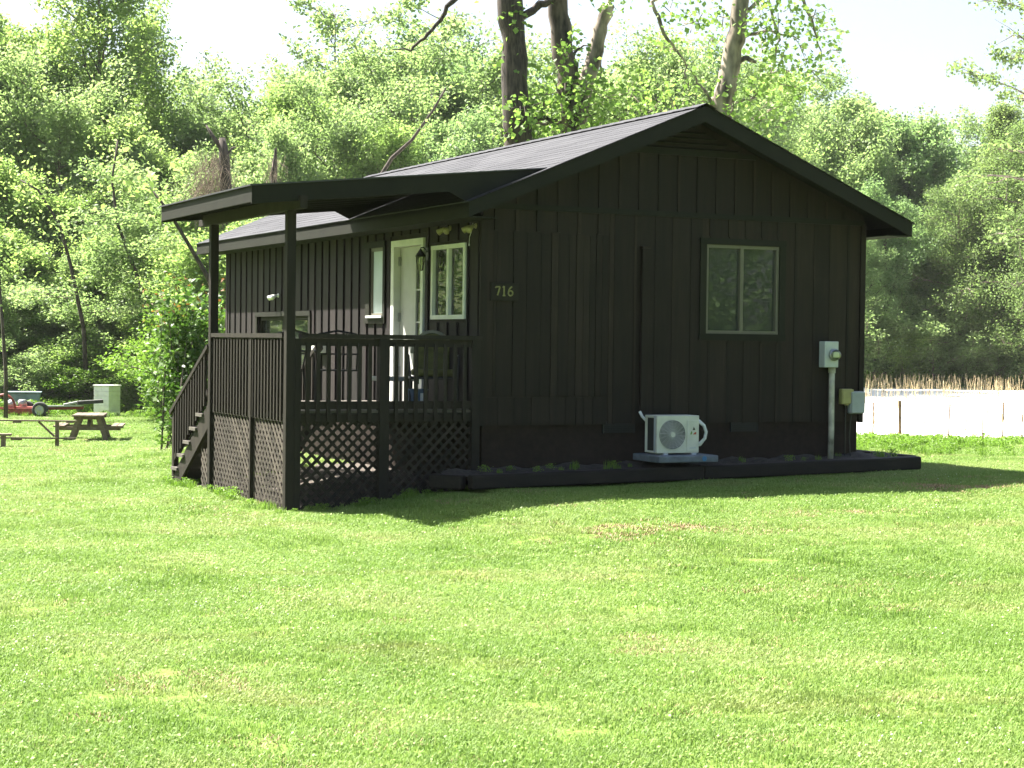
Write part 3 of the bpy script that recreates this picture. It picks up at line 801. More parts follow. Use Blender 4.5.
part('fan_shade_disc', M['dark'], ac, lambda b: b.lathe([(.172, 0), (.172, -.003)], fc, 'y', 40))  # flat dark disc painted as the shade behind the grille
def f_(b):
    cx_, cy_, cz_ = fc
    for r_ in np.linspace(.045, .168, 8):
        b.tube([(cx_+r_*math.cos(a), cy_-.014, cz_+r_*math.sin(a)) for a in np.linspace(0, 2*math.pi, 33)], 0.0034, 4, cap=False)
    for k in range(18):
        a = k*math.pi/9; b.bar((cx_+.03*math.cos(a), cy_-.011, cz_+.03*math.sin(a)), (cx_+.172*math.cos(a+.25), cy_-.010, cz_+.172*math.sin(a+.25)), .004, .004)
part('fan_grille', M['grille'], ac, f_)
part('fan_hub', M['ac'], ac, lambda b: b.lathe([(.034, 0), (.030, -.018)], (fc[0], fc[1]-.003, fc[2]), 'y', 20))
lg = {'black': [(.190, .285), (.205, .325), (.226, .287)], 'green': [(.158, .235), (.172, .275), (.186, .262), (.176, .235)], 'redp': [(.194, .235), (.222, .262), (.240, .262), (.238, .235)]}
M['green'] = simple('green_print', (.16, .30, .06), .5); M['redp'] = simple('red_print', (.40, .07, .04), .5)
for k_, poly in lg.items(): part('emblem', M[k_], ac, lambda b: b.prism(poly, 1, -.168, -.1662))
def f_(b):
    random.seed(2)
    for k in range(9): b.box(.150+k*.0105, .157+k*.0105, -.1675, -.1662, .072, .082+random.choice((0, .006, .003)))
part('lettering', M['acgrey'], ac, f_)
for x_ in (-.2, .18): part('foot', M['acgrey'], ac, lambda b: b.box(x_, x_+.06, -.175, .14, -.001, .019))
def f_(b):
    for dx, yy in ((0, -.03), (.030, .0)):
        b.tube([(.27, yy+.03, .37+dx), (.35+dx, yy, .372+dx*.5), (.415+dx, yy-.01, .33), (.445+dx, yy-.01, .255), (.43+dx, yy-.01, .18), (.37+dx, yy, .125-dx*.7), (.27, yy+.02, .105-dx)], .015, 8)
part('hose', M['insul'], ac, f_, smooth=True)
ls = on_house('pipe_stub', 2.12, -.09, .80, 'white insulated pipe end coming out of the wall cover behind the air conditioner', 'pipe')
b = MB(); b.tube([(-.11, .01, .19), (-.085, -.01, .13), (-.03, -.03, .07), (.02, -.03, .05)], .016, 8); b.build('sleeve', M['insul'], ls, smooth=True)

# ------------------------------------------------------------------ porch furniture
def chair_metal(u, v, rz, label):
    x, y = wor(u, v)
    r = empty('patio_chair', (x, y, DK+.012), YAW+rz, label, 'chair')
    part('seat', M['black'], r, lambda b: [b.box(-.24, .24, -.22+k*.055, -.18+k*.055, .40, .415) for k in range(8)])
    part('backrest', M['black'], r, lambda b: ([b.tube([(x_, .22, .42), (x_*1.05, .27, .65), (x_*.9, .31, .84)], .010, 6) for x_ in (-.22, -.11, 0, .11, .22)], b.tube([(-.22, .31, .83), (0, .32, .87), (.22, .31, .83)], .013, 6), b.tube([(-.23, .26, .60), (.23, .26, .60)], .010, 6)))
    for s in (-1, 1):
        part('arm', M['black'], r, lambda b: b.tube([(s*.25, .27, .62), (s*.27, .05, .64), (s*.27, -.16, .60), (s*.27, -.27, .48), (s*.27, -.28, .34), (s*.26, -.2, .18), (s*.26, -.26, .0)], .013, 7), smooth=True)
        part('leg', M['black'], r, lambda b: b.tube([(s*.24, .2, .41), (s*.25, .28, .0)], .013, 7))
    return r
chair_metal(-1.15, 1.55, R(160), 'black metal patio chair with curved arms just behind the middle rail post')
chair_metal(-1.75, 2.0, R(200), 'black metal patio chair with curved arms near the porch corner post')
x, y = wor(-.27, .75)
r = empty('cushioned_chair', (x, y, DK+.012), YAW+R(-20), 'round backed chair with an olive cushion in the porch corner by the white window', 'chair')
def f_(b):
    n = 22; P = []
    for k in range(n+1):
        a = math.pi*k/n; P.append((.22*math.cos(a)*1.0, .62+.24*math.sin(a)))
    P += [(-.22, .40), (.22, .40)]
    b.prism(P, 1, .20, .28)
part('backrest', M['olive'], r, f_, bevel=.03)
part('piping', M['cream'], r, lambda b: b.tube([(.232*math.cos(math.pi*k/20), .24, .62+.252*math.sin(math.pi*k/20)) for k in range(21)], .022, 8), smooth=True)
part('seat', M['olive'], r, lambda b: b.box(-.25, .25, -.25, .2, .36, .44), bevel=.03)
part('frame', M['black'], r, lambda b: (b.tube([(-.27, .25, .34), (-.27, -.27, .34), (.27, -.27, .34), (.27, .25, .34), (-.27, .25, .34)], .014, 6), [b.tube([(s*.27, .25, .34), (s*.29, .24, .60), (s*.29, -.2, .60), (s*.27, -.27, .34)], .012, 6) for s in (-1, 1)]))
for sx in (-1, 1):
    for sy in (-.27, .25): part('leg', M['black'], r, lambda b: b.tube([(sx*.27, sy, .34), (sx*.28, sy*1.05, 0)], .014, 6))
x, y = wor(-.55, 1.35)
r = empty('side_table', (x, y, DK+.012), YAW, 'small pale topped side table on the porch in front of the door', 'table')
part('tabletop', M['tabletop'], r, lambda b: b.box(-.22, .22, -.2, .2, .29, .34), bevel=.008)
for sx in (-1, 1):
    for sy in (-1, 1): part('leg', M['black'], r, lambda b: b.box(sx*.19-.012, sx*.19+.012, sy*.17-.012, sy*.17+.012, 0, .289))
x, y = wor(-.52, .62)
r = empty('bucket', (x, y, DK+.012), YAW, 'blue plastic bucket with a white panel on the porch floor by the olive chair', 'bucket')
part('pail', M['blue'], r, lambda b: b.lathe([(.09, 0), (.12, .2), (.128, .2), (.128, .215), (.11, .215)], (0, 0, 0), 'z', 20))
part('sticker', M['white'], r, lambda b: b.bar((.035, -.1145, .06), (.035, -.1245, .17), .09, .004, up=(0, -1, 0)))
part('handle', M['steel'], r, lambda b: b.tube([(-.12*math.cos(math.pi*k/12), .02-.13*math.sin(math.pi*k/12)*.4, .2-.09*math.sin(math.pi*k/12)) for k in range(13)], .004, 5))

# ------------------------------------------------------------------ things in the yard on the left
def yard(px, py, D, dz=0):
    p = at(px, py, D); return (p[0], p[1], zt(p[0], p[1])+dz)
x, y, z = yard(90, 430, 51)
r = empty('picnic_table', (x, y, z), R(9), 'weathered wooden picnic table with attached benches on the grass', 'picnic table')
def f_(b):
    for k in range(5): b.box(-.42+k*.17, -.42+k*.17+.16, -.9, .9, .685, .73)
part('tabletop', M['oldwood'], r, f_)
for s in (-1, 1):
    part('bench', M['oldwood'], r, lambda b: (b.box(s*.78-.15, s*.78-.01, -.9, .9, .40, .44), b.box(s*.78+.01, s*.78+.15, -.9, .9, .40, .44)))
for yy in (-.66, .66):
    for s in (-1, 1): part('leg', M['oldwood'], r, lambda b: b.bar((s*.25, yy, .69), (s*.50, yy, -.03), .045, .13, up=(0, 1, 0)) if False else b.bar((s*.25, yy, .69), (s*.50, yy, -.03), .12, .06, up=(0, 1, 0)))
    part('crossbar', M['oldwood'], r, lambda b: (b.box(-.88, .88, yy+.035, yy+.075, .30, .399), b.box(-.4, .4, yy+.035, yy+.075, .60, .684)))
part('brace', M['oldwood'], r, lambda b: (b.bar((0, -.62, .36), (0, -.1, .68), .09, .04), b.bar((0, .62, .36), (0, .1, .68), .09, .04)))
x, y, z = yard(57, 448, 46.9)
r = empty('wooden_rail_frame', (x, y, z), R(3), 'low weathered frame of two long rails on posts before the picnic table', 'rail frame')
part('top_rail', M['oldwood'], r, lambda b: b.box(-4.2, .48, -.07, .07, .685, .72)); part('low_rail', M['oldwood'], r, lambda b: b.box(-4.2, .50, -.16, -.04, .24, .275))
for xx in (0, -3.6): part('post', M['oldwood'], r, lambda b: b.box(xx-.045, xx+.045, -.035, .05, -.1, .684))
part('brace', M['oldwood'], r, lambda b: b.bar((-.48, .02, .68), (-.07, .02, .30), .05, .05))
part('cleat', M['oldwood'], r, lambda b: (b.box(-1.12, -.92, -.06, .06, .64, .684), b.box(-1.15, -.88, -.15, -.05, .20, .239), b.box(.24, .42, -.06, .06, .65, .684)))
x, y, z = yard(-8, 440, 46)
r = empty('plank_bench', (x, y, z), R(10), 'grey plank bench whose end enters the picture at the left edge', 'bench')
part('seat', M['oldwood'], r, lambda b: b.box(-.7, .48, -.16, .16, .32, .37))
for xx in (-.5, .28): part('leg', M['oldwood'], r, lambda b: b.box(xx-.05, xx+.05, -.13, .13, -.05, .319))
# trailer
x, y, z = yard(28, 416, 65)
r = empty('trailer', (x, y, z), R(-4), 'old red trailer frame with a bare black wheel parked by the weeds', 'trailer')
part('frame', M['red'], r, lambda b: (b.box(-3.2, .45, -.06, .06, .10, .30), b.box(-3.2, .45, .9, 1.0, .12, .30), b.box(-1.1, -1.0, -.06, 1.0, .13, .28), b.box(.35, .44, -.06, 1.0, .14, .29), b.box(-.9, .6, .1, .9, .30, .34), b.bar((.45, .3, .30), (1.9, .4, .34), .10, .12)))
part('hoop', M['red'], r, lambda b: b.tube([(-.9+.42*math.cos(math.pi*k/14), 0, .32+.46*math.sin(math.pi*k/14)) for k in range(15)], .045, 8), smooth=True)
wh = part('wheel', M['tyre'], r, lambda b: b.lathe([(.16, -.09), (.25, -.10), (.29, -.06), (.29, .06), (.25, .10), (.16, .09)], (.52, -.22, .26), 'y', 26), smooth=True)
part('rim', M['steel'], wh, lambda b: b.lathe([(.03, -.125), (.13, -.105), (.165, -.118), (.17, -.0925)], (.52, -.22, .26), 'y', 20))
part('wheel', M['tyre'], r, lambda b: b.lathe([(.16, -.09), (.25, -.10), (.29, -.06), (.29, .06), (.25, .10), (.16, .09)], (-.45, 1.2, .24), 'y', 26), smooth=True)
part('motor', M['steel'], r, lambda b: (b.lathe([(.02, .30), (.16, .33), (.2, .42), (.12, .56), (.03, .6)], (-.75, .4, 0), 'z', 14), b.lathe([(.16, .30), (.16, .56), (.1, .6)], (-.38, .5, 0), 'z', 14)), smooth=True)
part('bracket', M['tyre'], r, lambda b: b.box(-.62, -.38, -.03, .04, -.02, .10))
part('tongue', M['steel'], r, lambda b: (b.bar((.6, .1, .38), (1.9, .35, .42), .28, .05), b.bar((1.2, .3, .44), (1.75, .5, .56), .4, .06)))
part('deck_plate', M['tyre'], r, lambda b: (b.bar((1.7, .3, .52), (2.55, .6, .58), .6, .12),))
x, y, z = yard(24, 405, 67.5)
r = empty('storage_bin', (x, y, z), R(12), 'faded blue grey bin standing in weeds behind the red trailer', 'bin')
part('tub', M['bluegrey'], r, lambda b: b.prism([(-.52, 0), (.52, 0), (.6, .78), (-.6, .78)], 1, -.4, .4), bevel=.03); part('lid', M['bluegrey'], r, lambda b: b.box(-.64, .64, -.44, .44, .781, .84), bevel=.02)
x, y, z = yard(107, 412, 66.5)
r = empty('block_pier', (x, y, z), R(-25), 'square white painted concrete block pier in weeds at the wood edge', 'block pier'); r.scale = (.92, .92, .86)
M['wblock'] = simple('white_painted_block', (.82, .82, .79), .85, var=.06, scale=4)
def f_(b):
    random.seed(1)
    for k in range(7):
        z0 = -.15+k*.202; sp = (-.37, 0, .37) if k % 2 == 0 else (-.37, -.18, .18, .37)
        for a, c in zip(sp, sp[1:]):
            b.box(a+.004, c-.004, -.37, -.19, z0, z0+.194); b.box(a+.004, c-.004, .19, .37, z0, z0+.194)
        b.box(-.37, -.19, -.185, .185, z0, z0+.194); b.box(.19, .37, -.185, .185, z0, z0+.194)
part('blockwork', M['wblock'], r, f_, bevel=.006); part('cap', M['wblock'], r, lambda b: b.box(-.40, .40, -.40, .40, 1.265, 1.32), bevel=.008)
part('core', M['block'], r, lambda b: b.box(-.188, .188, -.188, .188, -.1, 1.26))

# ------------------------------------------------------------------ fence at the field edge
x, y = 10.0, 46.0
r = empty('wire_fence', (x, y, zt(x, y)), 0, 'sagging wire fence on thin rusty posts in front of the white field', 'fence')
fp = []
for k, (px, hh) in enumerate(((845, 1.0), (872, .95), (900, 1.15), (925, .9), (948, .95), (966, .9), (983, .85), (1002, 1.0), (1022, .85), (1045, 1.0), (1075, 1.0), (1110, 1.0))):
    Y = 46.6-(px-870)*.022; p = at(px, 440, Y); zz = zt(p[0], p[1]); fp.append((p[0]-x, p[1]-y, zz-zt(x, y), hh))
    big = px == 900; hh *= .75+.4*((k*37) % 10)/10
    part('post', M['rusty'], r, lambda b: b.tube([(p[0]-x, p[1]-y, zz-zt(x, y)-.2), (p[0]-x+.03*math.sin(k*2), p[1]-y, zz-zt(x, y)+hh)], .042 if big else .018, 6))
b = MB()
for f in (.42,):
    b.tube([(a, c, d+f+.03*math.sin(a*3)) for a, c, d, e in fp], .007, 4)
b.build('wire', M['wire'], r)

# ------------------------------------------------------------------ foliage
def leaves(centers, size, rng, up=.35, aspect=.62, jitter=.35):
    """one folded rhombus leaf per centre"""
    n = len(centers); nrm = rng.normal(size=(n, 3)); nrm[:, 2] = np.abs(nrm[:, 2])+up
    nrm /= np.linalg.norm(nrm, axis=1, keepdims=True)
    t = rng.normal(size=(n, 3)); t -= (t*nrm).sum(1, keepdims=True)*nrm; t /= np.linalg.norm(t, axis=1, keepdims=True)
    bt = np.cross(nrm, t); s = size*(1+jitter*rng.uniform(-1, 1, (n, 1)))
    a = centers - t*s*.5; c = centers + t*s*.5
    bb = centers + bt*s*aspect*.5 + nrm*s*.12; d = centers - bt*s*aspect*.5 + nrm*s*.12
    V = np.stack([a, bb, c, d], 1).reshape(-1, 3)
    return V
def quads(n): return np.arange(n*4).reshape(n, 4)
def tube_np(b, pts, r0, r1, n=7): b.tube(pts, list(np.linspace(r0, r1, len(pts))), n)

def grow(seed, h, base, rad, prof, n_limb, n_leaf, leaf, tr, clump=.55, lean=0, droop=0., sparse=0., sub=4, up_ang=(.3, .9)):
    """a tree 'h' high: trunk and limbs in one mesh builder, leaf centres in clumps along the limbs"""
    rng = np.random.default_rng(seed); b = MB()
    k = 9; ts = np.linspace(0, 1, k)
    tx = np.cumsum(rng.normal(0, .018*h/8, k)); ty = np.cumsum(rng.normal(0, .018*h/8, k)); tx -= tx[0]; ty -= ty[0]
    trunk = np.stack([tx+lean*ts*h, ty, ts*h*.96], 1); trunk[0, 2] = -.3
    b.tube([tuple(p) for p in trunk], list(tr*(1-.88*ts**.9)), 9)
    cl = []; cw = []
    for i in range(n_limb):
        t = base+(1-base)*((i+rng.uniform(.1, .9))/n_limb)
        f = t*(k-1); j = min(int(f), k-2); p0 = trunk[j]+(trunk[j+1]-trunk[j])*(f-j)
        rr = rad*prof((t-base)/(1-base))*rng.uniform(.7, 1.12)
        az = i*2.4+rng.uniform(-.5, .5); el = rng.uniform(*up_ang)
        d = np.array([math.cos(az)*math.cos(el), math.sin(az)*math.cos(el), math.sin(el)])
        m_ = 5; pts = [p0]
        for q in range(1, m_+1):
            s_ = q/m_; dd = d+np.array([0, 0, -droop*s_*s_])+rng.normal(0, .10, 3)
            pts.append(pts[-1]+dd/np.linalg.norm(dd)*rr/m_)
        r0 = tr*(1-.85*t)*.5+.01
        b.tube([tuple(p) for p in pts], list(np.linspace(r0, .012, m_+1)), 5)
        for q in range(1, m_+1):
            if q >= 2 or rr < 1.2: cl.append(pts[q]); cw.append(.5+q/m_)
        for s2 in range(sub):
            q = rng.integers(1, m_+1); p1 = pts[q]; ln_ = rr*rng.uniform(.22, .5)
            d2 = d+rng.normal(0, .75, 3); d2[2] += .15-droop*.6; d2 /= np.linalg.norm(d2)
            mid = p1+d2*ln_*.5+rng.normal(0, .05, 3); e = p1+d2*ln_
            b.tube([tuple(p1), tuple(mid), tuple(e)], [r0*.4+.006, .012, .007], 4, cap=False)
            cl += [mid, e]; cw += [.8, 1.0]
    cl.append(trunk[-1]); cw.append(.7)
    cl = np.array(cl); cw = np.array(cw); cw *= rng.uniform(.25, 1.3, len(cl)); 
    if sparse: cw[rng.uniform(size=len(cl)) < sparse] = 0
    pick = rng.choice(len(cl), n_leaf, p=cw/cw.sum())
    off = rng.normal(size=(n_leaf, 3)); off *= (rng.uniform(.15, 1, (n_leaf, 1))**.6)*clump/np.linalg.norm(off, axis=1, keepdims=True)
    off[:, 2] *= .8
    C = cl[pick]+off; C[:, 2] = np.maximum(C[:, 2], .05)
    return b, leaves(C, leaf, rng)
PROTO = {}
def proto(kind, variants):
    """meshes of one kind, made once and shared by the copies"""
    out = []
    for a in variants:
        bark, lm = a.pop('bark'), a.pop('mat'); b, V = grow(**a)
        me = bpy.data.meshes.new(kind+'_trunk'); me.from_pydata(b.v, [], b.f); me.update()
        me.polygons.foreach_set('use_smooth', np.ones(len(me.polygons), bool)); me.materials.append(M[bark])
        out.append((me, np_mesh(kind+'_crown', V, quads(len(V)//4), M[lm]), a['h']))
    PROTO[kind] = out
ovoid = lambda t: .45+.75*math.sin(math.pi*min(1, t*.9+.12))*(1-.35*t)
column = lambda t: .9*(1-t**2.2)+.12
spread = lambda t: .6+.5*math.sin(math.pi*(.2+.7*t))
cone = lambda t: 1.05*(1-t)+.08
def tree(name, kind, var, px, D, ytop, label, cat='tree', group=None, rz=0, sx=1.0, ybase=None, w=None):
    me_t, me_c, h = PROTO[kind][var % len(PROTO[kind])]
    p = at(px, 300, D); z0 = zt(p[0], p[1])
    H = at(px, ytop, D)[2]-z0; s = H/h
    r = empty(name, (p[0], p[1], z0), rz, label, cat, group); r.scale = (s*sx, s*sx, s)
    link('trunk', me_t, r); link('crown', me_c, r); return r

proto('light', [dict(seed=11, h=15, base=.14, rad=3.6, prof=ovoid, n_limb=30, n_leaf=42000, leaf=.165, tr=.26, clump=.95, bark='bark', mat='leaf_light', sub=6),
                dict(seed=12, h=16, base=.10, rad=3.4, prof=lambda t: .55+.6*math.sin(math.pi*min(1, t*.8+.2))*(1-.55*t), n_limb=30, n_leaf=26000, leaf=.165, tr=.22, clump=.8, bark='bark', mat='leaf_light', sub=5, up_ang=(.7, 1.2), sparse=.22)])
proto('mid', [dict(seed=21, h=12, base=.10, rad=3.5, prof=ovoid, n_limb=28, n_leaf=40000, leaf=.16, tr=.2, clump=.8, bark='bark', mat='leaf_mid', sub=6),
              dict(seed=22, h=13, base=.12, rad=3.9, prof=spread, n_limb=28, n_leaf=40000, leaf=.16, tr=.24, clump=.85, bark='bark', mat='leaf_mid', sub=6)])
proto('dark', [dict(seed=31, h=12, base=.08, rad=3.4, prof=ovoid, n_limb=30, n_leaf=40000, leaf=.16, tr=.22, clump=.8, bark='barkdark', mat='leaf_dark', sub=6),
               dict(seed=32, h=12, base=.06, rad=3.7, prof=spread, n_limb=30, n_leaf=40000, leaf=.16, tr=.22, clump=.8, bark='barkdark', mat='leaf_dark', sub=6)])
proto('sparse', [dict(seed=41, h=16, base=.42, rad=2.6, prof=spread, n_limb=20, n_leaf=4200, leaf=.20, tr=.16, clump=.6, bark='bark', mat='leaf_mid', sub=4, sparse=.35, up_ang=(.3, .9))])
proto('cedar', [dict(seed=51, h=14, base=.05, rad=3.2, prof=cone, n_limb=46, n_leaf=60000, leaf=.115, tr=.22, clump=.75, bark='bark', mat='leaf_cedar', sub=7, droop=.35, up_ang=(.1, .5)),
                dict(seed=52, h=14, base=.03, rad=3.4, prof=ovoid, n_limb=50, n_leaf=64000, leaf=.115, tr=.22, clump=.85, bark='bark', mat='leaf_cedar', sub=7, droop=.5, up_ang=(.1, .6))])
proto('wispy', [dict(seed=53, h=16, base=.35, rad=3.4, prof=spread, n_limb=22, n_leaf=9000, leaf=.16, tr=.2, clump=.42, bark='bark', mat='leaf_cedar', sub=6, droop=.4, up_ang=(.1, .6), sparse=.3)])
proto('shrub', [dict(seed=61, h=4, base=.03, rad=1.8, prof=ovoid, n_limb=22, n_leaf=12000, leaf=.125, tr=.05, clump=.5, bark='bark', mat='leaf_light', sub=5, up_ang=(.2, 1.2)),
                dict(seed=62, h=4, base=.02, rad=2.1, prof=spread, n_limb=22, n_leaf=12000, leaf=.13, tr=.05, clump=.5, bark='bark', mat='leaf_mid', sub=5, up_ang=(.1, 1.1)),
                dict(seed=63, h=4, base=.02, rad=2.0, prof=ovoid, n_limb=22, n_leaf=12000, leaf=.125, tr=.05, clump=.5, bark='bark', mat='weed', sub=5, up_ang=(.2, 1.2))])
proto('young', [dict(seed=71, h=8, base=.04, rad=2.6, prof=ovoid, n_limb=26, n_leaf=40000, leaf=.125, tr=.09, clump=.6, bark='bark', mat='leaf_light', sub=6, up_ang=(.2, 1.1)),
                dict(seed=72, h=8, base=.03, rad=2.9, prof=spread, n_limb=26, n_leaf=40000, leaf=.12, tr=.09, clump=.6, bark='bark', mat='leaf_mid', sub=6, up_ang=(.1, 1.0))])
rr = random.Random(5)
# tall trees on the left, each one its own
tree('leafy_tree', 'light', 1, 96, 86, -34, 'tallest light green tree with open top, left of the cabin', rz=.4)
tree('leafy_tree', 'light', 0, 14, 88, 30, 'broad light green tree at the left edge of the picture', rz=2.0, sx=.95)
tree('leafy_tree', 'light', 1, 146, 90, 24, 'slim light green tree beside the tallest tree, before a gap of sky', rz=2.6, sx=.8)
tree('leafy_tree', 'sparse', 0, 335, 96, -2, 'thin tree with a sparse leafy top rising above the wood', rz=1.0)
tree('leafy_tree', 'sparse', 0, 442, 100, 4, 'bare topped tree with few leaves behind the left sycamore', rz=2.2, sx=1.1)
G = 'woodland trees behind the yard'
for px, D, yt, kd, v, sx in ((-40, 86, 20, 'mid', 0, 1), (55, 82, 105, 'mid', 1, 1.0), (118, 81, 130, 'light', 0, 1.0), (178, 88, 135, 'mid', 0, 1.0), (5, 78, 170, 'light', 0, 1.1), (80, 78, 200, 'light', 0, 1.1), (40, 77, 235, 'mid', 0, 1.2),
                      (150, 79, 180, 'mid', 1, 1.0), (185, 82, 160, 'light', 0, 1.0), (125, 76, 250, 'mid', 1, 1.2), (-10, 76, 240, 'mid', 1, 1.2), (70, 92, 70, 'mid', 0, 1.0), (125, 94, 90, 'light', 0, 1.0),
                      (250, 90, 110, 'mid', 1, 1.0), (215, 96, 112, 'mid', 1, 1.0), (300, 86, 98, 'light', 0, 1.0), (355, 92, 66, 'mid', 0, 1.1), (395, 88, 85, 'mid', 1, 1.0),
                      (430, 96, 62, 'dark', 1, 1.0), (478, 90, 66, 'mid', 0, 1.0), (330, 80, 125, 'mid', 1, .9), (455, 82, 120, 'dark', 0, .9), (275, 78, 140, 'mid', 0, .8), (380, 80, 130, 'light', 0, 1.0),
                      (545, 88, 96, 'light', 0, 1.0), (600, 92, 82, 'mid', 1, 1.0), (640, 94, 62, 'mid', 0, 1.0), (680, 98, 80, 'dark', 1, .9), (760, 100, 78, 'light', 0, .9), (715, 92, 98, 'mid', 1, .9)):
    tree('woodland_tree', kd, v, px, D, yt, 'bushy green tree in the dense wood behind the yard and cabin roof', group=G, rz=rr.uniform(0, 6), sx=sx)
G = 'trees along the far side of the white field'
for px, D, yt, kd, v, sx in ((800, 116, 118, 'mid', 1, 1), (846, 112, 128, 'mid', 0, .9), (868, 118, 106, 'mid', 0, 1), (905, 116, 128, 'dark', 0, 1.0), (885, 106, 205, 'dark', 1, 1), (930, 108, 235, 'dark', 0, .9),
                      (945, 126, 150, 'mid', 1, 1), (985, 128, 160, 'dark', 1, 1), (1040, 128, 150, 'mid', 0, 1), (860, 104, 250, 'dark', 1, .8), (1090, 118, 120, 'mid', 1, 1.1)):
    tree('woodland_tree', kd, v, px, D, yt, 'rounded green tree along the far side of the white field', group=G, rz=rr.uniform(0, 6), sx=sx)
tree('cedar_tree', 'cedar', 0, 1004, 107, 100, 'feathery olive green cedar with a thin pointed top near the right edge', 'cedar', rz=1.1, sx=1.0)
tree('cedar_tree', 'cedar', 1, 958, 106, 178, 'drooping olive green cedar at the field edge left of the pointed cedar', 'cedar', rz=2.3, sx=.95)
tree('cedar_tree', 'cedar', 1, 1034, 103, 120, 'olive green cedar cut by the right edge of the picture', 'cedar', rz=4.0, sx=1.0)
tree('cedar_tree', 'wispy', 0, 1058, 84, -60, 'near cedar whose wispy upper branches reach in at the right edge', 'cedar', rz=.3, sx=.9)

G = 'shrubs along the wood edge'
for px, D, yt, v, sx in ((8, 73, 295, 1, 1.3), (45, 74, 290, 2, 1.3), (78, 73, 315, 1, 1.4), (98, 75, 255, 0, 1.3), (130, 73.5, 300, 0, 1.2), (150, 72, 320, 0, 1.2), (135, 76, 240, 0, 1.3), (25, 75.5, 250, 0, 1.3), (62, 75, 275, 1, 1.3),
                     (35, 71, 365, 2, 1.9), (62, 71, 350, 0, 1.8), (72, 72, 352, 2, 1.5), (140, 69, 365, 0, 1.6), (165, 64, 345, 2, 1.2), (225, 66, 240, 0, 1.3), (250, 70, 230, 1, 1.3), (195, 70, 225, 0, 1.2), (-15, 73, 290, 1, 1.3), (200, 62, 320, 2, 1.4), (170, 73, 205, 1, 1.3), (70, 69.8, 372, 2, 2.0), (82, 72, 352, 0, 1.4), (50, 70, 368, 1, 1.8), (138, 70, 372, 2, 1.6), (5, 70.5, 362, 1, 1.8), (115, 75, 330, 2, 1.3)):
    tree('shrub', 'shrub' if yt > 318 else 'young', v, px, D, yt, 'bushy green shrub in the tangled growth at the wood edge left of the cabin', 'shrub', G, rz=rr.uniform(0, 6), sx=sx)
G = 'low trees under the wood edge across the field'
for px, D, yt, v, sx in ((875, 104, 318, 1, 1.3), (905, 104, 330, 0, 1.2), (935, 104, 322, 1, 1.3), (968, 104, 340, 1, 1.2), (1000, 104, 345, 1, 1.3), (1035, 104, 340, 1, 1.3), (845, 104, 320, 1, 1.3)):
    tree('shrub', 'shrub', v, px, D, yt, 'low green bush at the far edge of the white field', 'shrub', G, rz=rr.uniform(0, 6), sx=sx)

# far wooded hillside: one mass
def hillside():
    rng = np.random.default_rng(77); Vs = []
    for k in range(330):
        D = rng.uniform(128, 300)**1.0; X = rng.uniform(-.36, .36)*D
        h = rng.uniform(11, 17); z0 = zt(X, D); rad = rng.uniform(3.2, 5.2)
        n = 950; d = rng.normal(size=(n, 3)); d /= np.linalg.norm(d, axis=1, keepdims=True)
        lob = 1+.22*np.sin(d[:, 0]*5+k)*np.cos(d[:, 1]*4+2*k)+.15*np.sin(d[:, 2]*7+k*3)
        r_ = lob*rng.uniform(.55, 1.05, n)**.5
        C = np.stack([X+d[:, 0]*rad*r_, D+d[:, 1]*rad*r_, z0+h*.55+d[:, 2]*h*.48*r_], 1)
        Vs.append(leaves(C, .75, rng))
    V = np.concatenate(Vs)
    o = link('woodland', np_mesh('woodland', V, quads(len(V)//4), M['leaf_far'])); tag(o, 'wooded hillside rising behind the trees', 'wood', kind='stuff')
hillside()
def rear_wood():
    rng = np.random.default_rng(78); Vs = []
    path = [(-34, 62-4*k) for k in range(22)] + [(-32+4*k, -32) for k in range(18)] + [(42+.4*k, -30+3.6*k) for k in range(20)]
    for k, (X, Y) in enumerate(path):
        X += rng.uniform(-1.5, 1.5); Y += rng.uniform(-1.5, 1.5); h = rng.uniform(12, 17); rad = rng.uniform(3, 4.6); z0 = zt(X, Y); n = 4200
        d = rng.normal(size=(n, 3)); d /= np.linalg.norm(d, axis=1, keepdims=True); r_ = (1+.22*np.sin(d[:, 0]*5+k)*np.cos(d[:, 1]*4+2*k))*rng.uniform(.5, 1.05, n)**.5
        Vs.append(leaves(np.stack([X+d[:, 0]*rad*r_, Y+d[:, 1]*rad*r_, z0+h*.5+d[:, 2]*h*.5*r_], 1), .30, rng))
    V = np.concatenate(Vs); o = link('woodland', np_mesh('woodland', V, quads(len(V)//4), M['leaf_dark'])); tag(o, 'wood on the near side of the lawn, mirrored in the cabin windows', 'wood', kind='stuff')
rear_wood()

